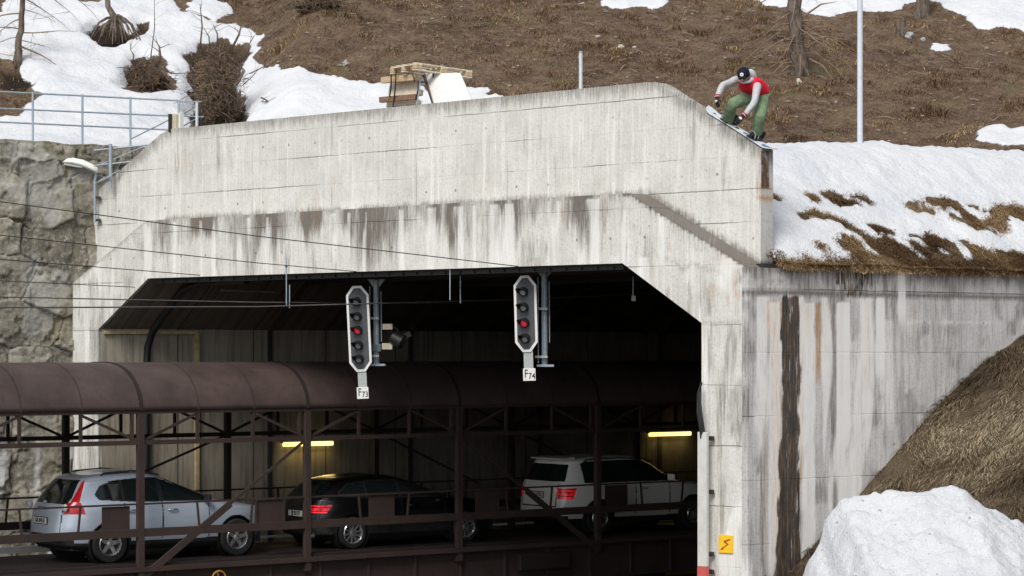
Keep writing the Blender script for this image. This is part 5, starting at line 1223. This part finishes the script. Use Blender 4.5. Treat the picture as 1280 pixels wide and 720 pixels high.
    sub(((cls == 1) | (cls == 2)) & ~drop, 'trim', M['trim'], th)
    for k, (nm, mat) in names.items(): sub((cls == k) & ~drop, nm, M[mat], th)
    # dark floor pan and wheel wells
    m = MB(); m.box((L/2, 0, .42), (L-.5, spec['W']-.46, .34)); obj('underbody', m, M['trim'], th, world=False)
    for xa in axs:
        for sgn in (-1, 1):
            m = MB(); m.lathe((xa, sgn*(W-.34), wr), (0, sgn, 0), [(0, 0), (0, wr+.06), (.30, wr+.06)], 28); obj('wheel_well', m, M['trim'], th, world=False)
            ca = np.array([xa, sgn*(W-.02), wr]); A = np.array([0, sgn, 0.]); rimr = spec['rim']
            m = MB(); m.lathe(ca, A, [(-.22, rimr), (-.22, wr-.03), (-.19, wr), (-.03, wr), (.0, wr-.025), (.0, rimr+.012), (-.02, rimr)], 36); wh = obj('wheel', m, M['tyre'], th, smooth=40, world=False)
            m = MB(); m.lathe(ca, A, [(-.20, rimr), (-.01, rimr+.002), (.004, rimr-.012), (-.02, rimr-.022), (-.05, rimr-.03), (-.16, rimr-.035)], 36)
            ns = spec['spokes']
            for s_ in range(ns):
                an = 2*PI*s_/ns+.2; dr = np.array([math.cos(an), 0, math.sin(an)]); tg_ = np.array([-math.sin(an), 0, math.cos(an)]); p0 = ca-A*.035; w0, w1 = spec['spw']
                vs = []
                for (rr_, w_, dd_) in ((.03, w0, .0), (rimr-.02, w1, .012)):
                    for (sg, dp) in ((-1, 0), (1, 0), (1, -.03), (-1, -.03)): vs.append(p0+dr*rr_+tg_*w_*sg+A*(dp+dd_))
                m.add(vs, [(0,1,5,4),(1,2,6,5),(2,3,7,6),(3,0,4,7),(4,5,6,7)])
            m.lathe(ca-A*.035, A, [(-.02, .06), (.012, .055), (.018, .03), (.018, 0)], 16); obj('rim', m, M['chrome'], wh, smooth=35, world=False)
            m = MB(); m.lathe(ca-A*.10, A, [(0, 0), (0, rimr-.03)], 24); obj('brake_disc', m, M['steel_dk'], wh, world=False)
    return th, V3
def rearx(th_V3, z, y=0.0):
    c = th_V3.reshape(-1, 3); m = (np.abs(c[:, 2]-z) < .05) & (np.abs(c[:, 1]-y) < .06) & (c[:, 0] < 1.5); return float(c[m, 0].min()) if m.any() else 0
def sidey(V3, x, z):
    c = V3.reshape(-1, 3); m = (np.abs(c[:, 2]-z) < .05) & (np.abs(c[:, 0]-x) < .06) & (c[:, 1] < 0); return float(c[m, 1].min())
def extras(th, V3, sp, plate_txt, plate_c, badge=None, handles=(), mirror=None, rails=None, euro=False, wiper=None, spoiler=None, spw=.52):
    x0, y0, z0 = plate_c; m = MB(); m.box((x0-.012, y0, z0), (.014, spw, .115)); pl = obj('number_plate', m, M['plate_white'], th, world=False)
    m = MB(); m.box((x0-.004, y0, z0), (.012, spw+.03, .145)); obj('plate_frame', m, M['trim'], th, world=False)
    MM = lambda x, y, z: frame_mat((x, y, z), (0, -1, 0), (0, 0, 1))
    if plate_txt: text_mesh(plate_txt, .115, M['ink'], 'characters', MM(x0-.022, y0-(.03 if euro else 0), z0), pl, .002, world=False, xs=.85)
    if euro:
        m = MB(); m.box((x0-.0195, y0+spw*.5-.15, z0), (.004, .055, .11)); obj('shield', m, M['plate_blue'], pl, world=False)
    if badge:
        bx_, by_, bz_, tx, sz = badge; text_mesh(tx, sz, M['steel_dk'], 'badge', MM(bx_, by_, bz_), th, .001, world=False, xs=1.25)
    for (hx, hz) in handles:
        for sgn in (-1, 1):
            y = abs(sidey(V3, hx, hz))*sgn; m = MB(); m.tube([(hx-.11, y+sgn*.0, hz), (hx-.08, y+sgn*.035, hz), (hx+.06, y+sgn*.038, hz+.003), (hx+.10, y, hz)], [.012,.016,.016,.012], 7); obj('door_handle', m, M['chrome'] if sp['paint'] != 'car_black' else M['car_black'], th, smooth=60, world=False)
    if mirror:
        mx, mz = mirror
        for sgn in (-1, 1):
            y = abs(sidey(V3, mx-.1, mz-.08))*sgn; m = MB(); m.box((mx, y+sgn*.10, mz), (.07, .20, .13)); m.tube([(mx+.02, y-sgn*.02, mz-.06), (mx, y+sgn*.07, mz-.03)], .03, 7); obj('mirror', m, M[sp['paint']] if sp['paint'] != 'silver' else M['trim'], th, bevel=.03, world=False)
    if rails:
        xa, xb, za, zb, yy = rails
        for sgn in (-1, 1):
            m = MB(); m.tube([(xa, sgn*yy, za-.03), (xa+.08, sgn*yy, za+.03), (xa+.6, sgn*yy, (za+zb)/2+.055), ((xa+xb)/2, sgn*yy, (za+zb)/2+.065), (xb-.4, sgn*yy, zb+.045), (xb, sgn*yy, zb-.03)], .018, 7); obj('roof_rail', m, M['steel_dk'], th, smooth=60, world=False)
    if wiper:
        wx, wz = wiper; m = MB(); m.tube([(wx-.03, .05, wz), (wx+.02, .25, wz+.14), (wx+.05, .42, wz+.18)], .011, 5); m.ball((wx-.03, .05, wz), .04); obj('rear_wiper', m, M['trim'] if sp['paint'] == 'car_white' else M['chrome'], th, world=False)
    if spoiler:
        a_, zz, w_, mt = spoiler; m = MB(); m.box((a_, 0, zz), (.30, w_*2, .035), ((.985,0,.12),(0,1,0),(-.12,0,.985))); obj('spoiler', m, M[mt], th, bevel=.012, world=False)
# silver SUV
S1 = dict(L=4.63, W=1.89, paint='silver', axles=(.97, 3.74), wr=.365, rim=.235, spokes=5, spw=(.045, .028), sill=.40, belt=1.10, lip=.022, crown=.035,
  rings=[(0,.22,.22,.35,4.35,.82,6,4),(1,.34,.30,.05,4.52,.90,6,4),(2,.50,.48,.0,4.62,.925,5.5,3.6),(3,.70,.66,.02,4.63,.94,5.5,3.4),(4,.86,.82,.05,4.60,.945,5.5,3.4),(5,1.00,.94,.07,4.50,.935,5.5,3.3),(6,1.12,1.02,.12,4.05,.915,5.5,3.5),(7,1.18,1.10,.16,3.50,.885,5.5,4),(8,1.34,1.30,.27,3.02,.81,5,4),(9,1.50,1.50,.40,2.52,.735,5,4),(10,1.60,1.615,.52,2.20,.67,5,4),(11,1.655,1.675,.66,2.02,.56,4,4),(12,1.68,1.70,.95,1.85,.36,3,3),(13,1.685,1.71,1.2,1.7,.15,3,3)],
  side_glass=[(.78,1.22),(.72,1.30),(.84,1.44),(1.12,1.53),(1.7,1.57),(2.25,1.555),(2.72,1.40),(3.28,1.15),(3.22,1.13),(1.5,1.165)],
  side_trim=[(.76,1.20),(.69,1.30),(.82,1.46),(1.10,1.555),(1.7,1.595),(2.28,1.58),(2.76,1.42),(3.38,1.13),(3.22,1.105),(1.5,1.14)],
  panes=((.6,1.24),(1.30,2.02),(2.12,3.35)), rear_glass=dict(z=(1.13,1.25,1.57), w=(.66,.66,.53)), front_glass=(1.12,1.60),
  seams=((1.27,.40,1.13),(2.08,.42,1.13),(3.10,.42,1.08)), gate=(.52,1.12,.62),
  lights=[('tail_light', lambda x,ay,z,n: (n[:,0] < .35) & (x < .95) & (((z > .94) & (z <= 1.16) & (ay > .64) & (x < .40+.35*(1.16-z))) | ((z > 1.16) & (z < 1.60) & (ay > np.interp(z,(1.16,1.6),(.70,.58))) & (x < np.interp(z,(1.16,1.6),(.38,.60))))), 'tail_red')],
  dark=[lambda x,ay,z,n: (n[:,0] < -.4) & (x < .3) & (z < .46) & (ay < .95), lambda x,ay,z,n: (n[:,0] < -.5) & (x < .3) & (z > .535) & (z < .565) & (ay < .5)])
c1, V1 = car('parked_car', 'silver blue estate SUV with tall red tail lights on the wagon at left', 'car', tn(-1.02, .95, DZ), S1)
rx = rearx(V1, .80); extras(c1, V1, S1, 'GR 84510', (rx-.01, .10, .80), (rearx(V1, 1.04)-.03, .10, 1.035, 'VOLVO', .085), ((1.42,.99),(2.30,.97)), (3.02, 1.17), (.90, 2.15, 1.66, 1.66, .62), False, (rearx(V1, 1.17), 1.15))
m = MB()
for sgn in (-1, 1): m.ball((rearx(V1, 1.06)+.06, sgn*.70, 1.06), (.05, .045, .10))
obj('reversing_lamp', m, M['tail_clear'], c1, smooth=180, world=False) if False else None
for sgn in (-1, 1):
    m = MB(); m.ball((.115, sgn*.74, 1.07), (.05, .055, .075), 12, 8); obj('reversing_lamp', m, M['tail_clear'], c1, smooth=180, world=False)
m = MB(); m.box((.0, 0, .50), (.05, 1.55, .035)); obj('bumper_strip', m, M['chrome'], c1, bevel=.01, world=False)
# black estate
S2 = dict(L=4.80, W=1.81, paint='car_black', axles=(.88, 3.71), wr=.325, rim=.23, spokes=10, spw=(.020, .014), sill=.30, belt=.98, crown=.03,
  rings=[(0,.18,.18,.35,4.5,.78,6,4),(1,.30,.26,.06,4.68,.86,6,4),(2,.46,.44,.0,4.78,.885,5,3.4),(3,.62,.60,.02,4.80,.90,5,3.2),(4,.80,.74,.05,4.74,.905,5,3.2),(5,.93,.84,.09,4.58,.89,5,3.2),(6,1.0,.92,.12,4.05,.87,5,3.4),(7,1.05,.97,.16,3.55,.84,5,4),(8,1.18,1.14,.30,3.05,.77,5,4),(9,1.30,1.30,.46,2.62,.70,5,4),(10,1.38,1.395,.62,2.30,.63,5,4),(11,1.42,1.44,.80,2.1,.52,4,4),(12,1.435,1.46,1.1,1.95,.33,3,3),(13,1.44,1.465,1.3,1.8,.14,3,3)],
  side_glass=[(.66,1.08),(.62,1.14),(.86,1.30),(1.3,1.355),(2.3,1.355),(2.75,1.24),(3.4,1.02),(3.3,1.0),(1.5,1.03)],
  side_trim=[(.62,1.06),(.58,1.14),(.84,1.32),(1.3,1.375),(2.3,1.375),(2.80,1.25),(3.5,1.0),(3.3,.975),(1.5,1.01)],
  panes=((.5,1.22),(1.28,2.02),(2.10,3.45)), rear_glass=dict(z=(1.0,1.1,1.35), w=(.66,.64,.52)), front_glass=(1.0,1.38),
  seams=((1.25,.34,1.0),(2.06,.34,1.0),(3.16,.34,.98)), gate=(.60,1.02,.62),
  lights=[('tail_light', lambda x,ay,z,n: (z > .74) & (z < .90) & (ay > .50) & (x < .30+.8*(z-.74)), 'tail_lit')])
c2, V2 = car('parked_car', 'black estate car with glowing red tail lights in the middle of the train', 'car', tn(4.56, .92, DZ), S2)
extras(c2, V2, S2, 'V RS 97', (rearx(V2, .72)-.01, -.06, .72), None, ((1.45,.86),(2.35,.84)), (3.12, 1.02), None, True, None, None)
for sgn in (-1, 1):
    m = MB(); m.box((.02, sgn*.52, .50), (.05, .26, .05), ((1,0,0),(0,.92,sgn*.38),(0,-sgn*.38,.92))); obj('bumper_strip', m, M['chrome'], c2, bevel=.012, world=False)
for y in (.3, .42):
    m = MB(); m.lathe((.03, -y-.15, .27), (-1, 0, 0), [(-.1,.035),(.02,.035),(.02,.028),(-.05,.028)], 12); obj('exhaust', m, M['chrome'], c2, smooth=40, world=False)
# white boxy SUV
S3 = dict(L=4.62, W=1.96, paint='car_white', axles=(1.0, 3.755), wr=.36, rim=.22, spokes=10, spw=(.018, .014), sill=.36, belt=1.08, lip=.012, crown=.02,
  rings=[(0,.22,.22,.30,4.3,.80,7,5),(1,.34,.30,.04,4.44,.88,7,5),(2,.50,.48,.0,4.52,.905,7,4.5),(3,.70,.68,.02,4.53,.915,7,4.5),(4,.90,.90,.05,4.50,.92,7,4.5),(5,1.03,1.0,.07,4.40,.91,7,4.5),(6,1.12,1.06,.11,3.95,.90,7,4.5),(7,1.16,1.11,.14,3.45,.875,7,5),(8,1.32,1.30,.22,3.12,.82,7,5),(9,1.48,1.49,.30,2.80,.765,7,5),(10,1.60,1.615,.36,2.50,.72,7,5),(11,1.66,1.67,.50,2.32,.62,6,5),(12,1.68,1.69,.9,2.1,.40,4,4),(13,1.685,1.70,1.2,1.9,.18,4,4)],
  side_glass=[(.66,1.15),(.64,1.53),(.75,1.58),(1.7,1.59),(2.5,1.575),(2.75,1.50),(3.22,1.16),(3.2,1.14)],
  side_trim=[(.63,1.13),(.61,1.55),(.73,1.60),(1.7,1.61),(2.5,1.595),(2.79,1.51),(3.32,1.14),(3.2,1.115)],
  panes=((.5,1.15),(1.20,2.02),(2.10,3.35)), rear_glass=dict(z=(1.17,1.22,1.54), w=(.70,.70,.62)), front_glass=(1.14,1.60),
  seams=((1.22,.40,1.1),(2.06,.40,1.1),(3.05,.40,1.08)), gate=(.62,1.12,.60),
  lights=[('tail_light', lambda x,ay,z,n: (z > .79) & (z < 1.03) & (ay > .575+.25*(1.03-z)) & (x < .42-.4*(1.03-z)), 'tail_dim')],
  dark=[lambda x,ay,z,n: (n[:,0] < -.4) & (x < .3) & (z < .42)])
c3, V3_ = car('parked_car', 'white boxy SUV with dark rear window at the right end of the train', 'car', tn(10.88, .97, DZ), S3)
extras(c3, V3_, S3, 'GR 117051', (rearx(V3_, .87)-.01, .06, .87), None, ((1.42,.98),(2.30,.97)), (3.02, 1.20), (.7, 2.7, 1.60, 1.58, .72), False, None, (.42, 1.665, .60, 'car_white'), .46)
# ------------------------------------------------------------------ the snowboarder
def skin(name, chain, mat, parent, sub=2, root=0, world=True):
    """chain: (verts [(p, r)], edges)"""
    vs, es = chain; me = bpy.data.meshes.new(name); me.from_pydata([tuple(map(float, v[0])) for v in vs], es, [])
    o = bpy.data.objects.new(name, me); COL.objects.link(o); o.modifiers.new('s', 'SKIN')
    for i, v in enumerate(vs):
        r_ = v[1]; me.skin_vertices[0].data[i].radius = (r_, r_) if np.isscalar(r_) else r_
        me.skin_vertices[0].data[i].use_root = (i == root)
    sb = o.modifiers.new('u', 'SUBSURF'); sb.levels = sub; sb.render_levels = sub
    bpy.context.view_layer.update(); out = bpy.data.meshes.new_from_object(o.evaluated_get(bpy.context.evaluated_depsgraph_get())); bpy.data.objects.remove(o)
    out.name = name; out.materials.clear(); return link(name, out, mat, parent, smooth=180, world=world)
M['skin'] = simple('skin', (.46,.27,.20), .55, 0, .1, 20, .05); M['red_vest'] = simple('red_vest', (.80,.012,.04), .75, 0, .12, 16, .8, .3, .02)
M['hoodie'] = simple('heather_grey_hoodie', (.50,.50,.52), .9, 0, .14, 18, .8, .2, .02); M['trousers'] = simple('green_trousers', (.185,.265,.155), .85, 0, .28, 13, .9, .2, .03)
M['beanie'] = simple('navy_beanie', (.012,.014,.028), .9, 0, .2, 50, .4, .2); M['glove'] = simple('black_glove', (.015,.014,.016), .7, 0, .2, 30, .2); M['glove_white'] = simple('white_glove_panel', (.7,.7,.7), .7, 0, .1, 30, .1)
M['boot'] = simple('black_boot', (.016,.016,.015), .6, 0, .3, 30, .2); M['cuff'] = simple('maroon_cuff', (.30,.03,.05), .8, 0, .1, 30, .1); M['board'] = simple('pale_blue_board', (.74,.79,.84), .35, 0, .1, 7, .02)
J = lambda px, py, Y: ray(px, py, Y)
YB = 39.5
pel = J(950, 115, YB+.12); che = J(938, 105, YB-.12); nek = J(932.5, 98, YB-.24); hed = J(929.5, 95, YB-.36)
rs = J(919.5, 100, YB-.14); re = J(903, 106.5, YB-.32); rw = J(896.5, 121, YB-.48); ls = J(946.5, 108, YB-.30); le = J(943, 128, YB-.50); lw = J(931, 144, YB-.62)
rh = J(940, 119, YB+.06); rk = J(914.5, 130, YB-.20); ra = J(909.5, 153, YB+.12); lh = J(953, 121, YB+.08); lk = J(950, 144, YB-.42); la = J(945.5, 168, YB-.24)
pe = thing('person', 'crouching snowboarder in red vest, grey hoodie and green trousers sliding the parapet slope', 'person', J(930, 168, YB))
skin('body', ([(pel, .11), (che, .12), (nek, .055), (hed, .085), (rs*.8+che*.2, .045), (re, .038), (rw, .030), (ls*.8+che*.2, .045), (le, .038), (lw, .030), (rh, .085), (rk, .062), (ra, .042), (lh, .085), (lk, .062), (la, .042)],
  [(0,1),(1,2),(2,3),(1,4),(4,5),(5,6),(1,7),(7,8),(8,9),(0,10),(10,11),(11,12),(0,13),(13,14),(14,15)]), M['skin'], pe)
mid = (pel+che)/2
skin('vest', ([(pel+(pel-che)*.22, (.205, .17)), (pel+(che-pel)*.2, (.20, .17)), (mid, (.20, .17)), (che+(che-mid)*.25, (.195, .155)), (nek-(hed-nek)*.15, .085), (rs*.86+che*.14, .098), (ls*.84+che*.16, .098)], [(0,1),(1,2),(2,3),(3,4),(3,5),(3,6)]), M['red_vest'], pe)
def sleeve(s, e, w):
    a = s+(e-s)*.5+np.array([0,0,-.01]); b = e+(w-e)*.5
    return ([(s-(a-s)*.35, .066), (s, .076), (a, .064), (e, .060), (b, .053), (w, .046)], [(0,1),(1,2),(2,3),(3,4),(4,5)])
skin('sleeve', sleeve(rs, re, rw), M['hoodie'], pe); skin('sleeve', sleeve(ls, le, lw), M['hoodie'], pe)
# hood bunched behind the head
skin('hood', ([(J(941, 101, YB-.16), .075), (J(940.5, 92.5, YB-.22), .085), (J(934, 88, YB-.26), .07)], [(0,1),(1,2)]), M['hoodie'], pe)
skin('hood_collar', ([(J(923.5, 100, YB-.36), .022), (J(929, 103.5, YB-.40), .022), (J(937, 102, YB-.36), .028), (J(941, 98, YB-.28), .05)], [(0,1),(1,2),(2,3)]), M['hoodie'], pe)
M['trousers'] = M['trousers']
def leg(h, k, a):
    return [(h, .118), (h+(k-h)*.5+np.array([0, 0, -.015]), .122), (k, .108), (k+(a-k)*.3, .100), (k+(a-k)*.5+np.array([0, .02, 0]), .112), (k+(a-k)*.72, .100), (a+(k-a)*.10, .100), (a+(k-a)*-.03, .074)]
l1 = leg(rh, rk, ra); l2 = leg(lh, lk, la)
skin('trousers', ([(pel+(pel-che)*.02, (.13, .12))]+l1+l2, [(i, i+1) for i in range(8)]+[(0, 9)]+[(i, i+1) for i in range(9, 16)]), M['trousers'], pe)
# head details: beanie, face
fdir = np.array([-.28, -.80, -.53]); fdir /= np.linalg.norm(fdir); fr = np.cross(fdir, ZV); fr /= np.linalg.norm(fr); fu = np.cross(fr, fdir)
HA = (fr, fdir, fu); hc = hed
m = MB(); m.ball(hc, (.080, .102, .118), 20, 14, HA)
hh_ = obj('head', m, M['skin'], pe, smooth=180)
m = MB(); m.ball(hc+fdir*.112-fu*.018, (.014, .022, .022), 8, 6, HA); obj('nose', m, M['skin'], hh_, smooth=180)
m = MB(); m.box(hc+fdir*.098-fu*.058, (.045, .012, .010), HA); obj('mouth', m, M['cuff'], hh_, bevel=.003)
for sgn in (-1, 1):
    m = MB(); m.ball(hc+fdir*.092+fr*.032*sgn+fu*.008, .014, 8, 6, HA); obj('eye', m, M['ink'], hh_, smooth=180)
    m = MB(); m.ball(hc+fr*.082*sgn-fu*.01, (.012, .022, .032), 8, 6, HA); obj('ear', m, M['skin'], hh_, smooth=180)
m = MB(); vs = []; nb = 24; prof = [(-.012, 1.07), (.020, 1.10), (.055, 1.07), (.09, .90), (.118, .60), (.135, .28), (.139, .02)]
for (h_, r_) in prof:
    for k in range(nb):
        an = 2*PI*k/nb; vs.append(hc+fu*(h_+.01)+fr*.094*r_*math.cos(an)+fdir*(.112*r_*math.sin(an)-.012))
m.add(vs, [(i*nb+k, i*nb+(k+1) % nb, (i+1)*nb+(k+1) % nb, (i+1)*nb+k) for i in range(len(prof)-1) for k in range(nb)]+[tuple((len(prof)-1)*nb+k for k in range(nb))])
bn = obj('beanie', m, M['beanie'], pe, smooth=180)
pb_ = hc+fu*.072+fdir*.098; bd = (fdir*.75+fu*.62); bd /= np.linalg.norm(bd); m = MB(); m.lathe(pb_, bd, [(-.01,.0),(-.01,.032),(.012,.030),(.014,0)], 16); obj('badge', m, M['glove_white'], bn)
m = MB(); m.ball(pb_+bd*.014, .010); obj('badge_dot', m, M['beanie'], bn)
# goggles worn low over the brow
m = MB(); m.box(hc+fdir*.108+fu*.012, (.135, .03, .045), HA); obj('goggles', m, M['black'], pe, bevel=.012)
# gloves: palm and five fingers, unequal and bent
def glove(w, d, palm_n, curl, sgn):
    d = d/np.linalg.norm(d); palm_n = palm_n-d*np.dot(palm_n, d); palm_n /= np.linalg.norm(palm_n); sd = np.cross(d, palm_n)
    vs = [(w-d*.01, .036), (w+d*.045, (.030, .045)), (w+d*.085, (.024, .044))]; es = [(0,1),(1,2)]
    g = skin('glove', (vs, es), M['glove'], pe)
    for i, (o_, L_) in enumerate(((-.033, .066), (-.011, .078), (.011, .074), (.032, .058))):
        b = w+d*.085+sd*o_; d1 = d*math.cos(curl*.5)+palm_n*math.sin(curl*.5); d2 = d*math.cos(curl*1.3)+palm_n*math.sin(curl*1.3); d3 = d*math.cos(curl*2.0)+palm_n*math.sin(curl*2.0)
        p1 = b+d1*L_*.42; p2 = p1+d2*L_*.34; p3 = p2+d3*L_*.26
        skin('finger', ([(b-d*.02, .013), (b, .013), (p1, .012), (p2, .011), (p3, .009)], [(0,1),(1,2),(2,3),(3,4)]), M['glove'], g, sub=1)
    b = w+d*.035+sd*.04*sgn; p1 = b+(d*.6+sd*.7*sgn+palm_n*.3)*.035; p2 = p1+(d*.85+sd*.2*sgn+palm_n*.5)*.034
    skin('thumb', ([(w+d*.03+sd*.02*sgn, .016), (b, .015), (p1, .013), (p2, .010)], [(0,1),(1,2),(2,3)]), M['glove'], g, sub=1)
    m = MB(); m.tube([w-d*.055, w-d*.012], .050, 14); obj('cuff', m, M['cuff'], g, smooth=60)
    m = MB(); m.tube([w-d*.030, w-d*.022], .0515, 14); obj('cuff_band', m, M['glove_white'], g, smooth=60)
    m = MB(); m.ball(w+d*.055-palm_n*.026, (.022, .036, .012), 10, 6, (d, sd, palm_n)); obj('back_panel', m, M['glove_white'], g, smooth=180)
glove(rw+np.array([-.0,0,-.02]), np.array([.03,-.1,-.9]), np.array([.8,.5,0]), .45, 1)
glove(lw+np.array([-.03,0,-.02]), np.array([-.62,-.1,-.62]), np.array([.2,.9,-.2]), .5, -1)
# snowboard on the sloping edge
e0 = sv(s_d+.10, .67, zt-.05); e1 = sv(s_e, .67, z_pe); sd_ = (e1-e0)/np.linalg.norm(e1-e0); bn_ = np.cross(MN, sd_); bn_ = -bn_ if bn_[2] < 0 else bn_; bn_ = bn_*math.cos(.0); bw_ = np.cross(bn_, sd_)
pc_ = on_plane(921, 168, PL+MN*.62, MN); mp_ = e0+sd_*np.dot(pc_-e0, sd_)+bn_*.030
sb_ = thing('snowboard', 'pale blue snowboard sliding down the sloping edge of the parapet', 'snowboard', mp_)
m = MB(); vs = []; Lb = .80; st_ = np.linspace(-1, 1, 41)
for s_ in st_:
    x = s_*Lb; a_ = abs(s_); w_ = .120+.028*min(1, (a_/.72))**2; 
    if a_ > .74: w_ = .148*math.sqrt(max(0, 1-((a_-.74)/.26)**2))+.002
    z_ = .065*max(0, (a_-.76)/.24)**1.7
    for (yy, dz_) in ((-1, 0), (-.5, 0), (0, 0), (.5, 0), (1, 0)): vs.append(mp_+sd_*x+bw_*yy*w_+bn_*(z_+.006))
    for (yy, dz_) in ((1, 0), (0, 0), (-1, 0)): vs.append(mp_+sd_*x+bw_*yy*w_+bn_*(z_-.006))
m.add(vs, [(i*8+k, i*8+(k+1) % 8, (i+1)*8+(k+1) % 8, (i+1)*8+k) for i in range(40) for k in range(8)]); obj('deck', m, M['board'], sb_, smooth=40)
M['board_mark'] = simple('board_graphic', (.09,.20,.32), .35, 0, .2, 12, 0)
for x, w_, l_ in ((.60, .16, .16), (.13, .10, .10), (-.08, .09, .06), (-.62, .06, .05)):
    z_ = .065*max(0, (abs(x)/Lb-.76)/.24)**1.7
    m = MB(); m.box(mp_+sd_*x+bn_*(.0085+z_), (l_, w_, .002), (sd_*.9+bw_*.43, bw_*.9-sd_*.43, bn_)); obj('graphic', m, M['board_mark'] if x > 0 else M['steel_dk'], sb_)
def boot(ank, off, toe):
    b = mp_+sd_*off+bn_*.02; toe = toe-bn_*np.dot(toe, bn_); toe /= np.linalg.norm(toe); heel = b-toe*.10
    skin('boot', ([(ank+(ank-b)*.15, .072), (heel+bn_*.13, .070), (heel+bn_*.055, .062), (b+toe*.05+bn_*.052, .056), (b+toe*.155+bn_*.045, .047)], [(0,1),(1,2),(2,3),(3,4)]), M['boot'], pe)
    bi = MB(); sdv = np.cross(bn_, toe); bi.box(b+bn_*.0, (.28, .17, .02), (toe, sdv, bn_)); obj('binding_plate', bi, M['steel_dk'], sb_, bevel=.005)
    bi = MB(); bi.bar(heel+bn_*.01-toe*.070, heel+bn_*.13-toe*.078, .12, .02, toe); obj('highback', bi, M['steel_dk'], sb_, bevel=.006)
    for f_ in (.02, .12):
        bi = MB(); c_ = b+toe*f_; bi.tube([c_+sdv*(.078*math.cos(a_))+bn_*(.02+.098*math.sin(a_)) for a_ in np.linspace(0, PI, 11)], .009, 6); obj('binding_strap', bi, M['label_grey'], sb_)
offA = float(np.dot(ra-mp_, sd_)); offB = float(np.dot(la-mp_, sd_))
boot(ra, offA, np.array([-.80, -.60, 0])); boot(la, offB, np.array([-.60, -.80, 0]))
# ------------------------------------------------------------------ lift everything so that the track level is at zero
for o in list(scn.objects):
    if o.parent is None: o.location.z += CAMZ
cam = bpy.data.cameras.new('camera'); co_ = bpy.data.objects.new('camera', cam); COL.objects.link(co_); co_.location = (0, 0, CAMZ); co_.rotation_euler = (PI/2, 0, 0)
cam.sensor_width = 36; cam.lens = 36*F/1280; cam.shift_y = (HY-360)/1280; cam.clip_start = .5; cam.clip_end = 1500; scn.camera = co_
w = bpy.data.worlds.new('World'); scn.world = w; w.use_nodes = True; nt = w.node_tree; bg = nt.nodes['Background']
SUN_EL, SUN_AZ = 46, -160      # degrees; azimuth measured from +Y towards +X
sky = nt.nodes.new('ShaderNodeTexSky'); sky.sky_type = 'NISHITA'; sky.sun_disc = False; sky.sun_elevation = math.radians(SUN_EL); sky.sun_rotation = math.radians(SUN_AZ); sky.dust_density = 3; sky.altitude = 1300
hs = nt.nodes.new('ShaderNodeHueSaturation'); hs.inputs['Saturation'].default_value = .35; nt.links.new(sky.outputs[0], hs.inputs['Color']); nt.links.new(hs.outputs[0], bg.inputs['Color']); bg.inputs['Strength'].default_value = .15
sl = bpy.data.lights.new('sun', 'SUN'); sl.energy = 2.75; sl.angle = math.radians(25); sl.color = (1, .965, .91); so = bpy.data.objects.new('sun', sl); COL.objects.link(so)
az = math.radians(SUN_AZ); el = math.radians(SUN_EL); dv = Vector((math.sin(az)*math.cos(el), math.cos(az)*math.cos(el), math.sin(el))); so.rotation_euler = dv.to_track_quat('Z', 'Y').to_euler()
scn.view_settings.view_transform = 'Standard'; scn.view_settings.look = 'None'; scn.view_settings.exposure = 0; scn.view_settings.gamma = 1
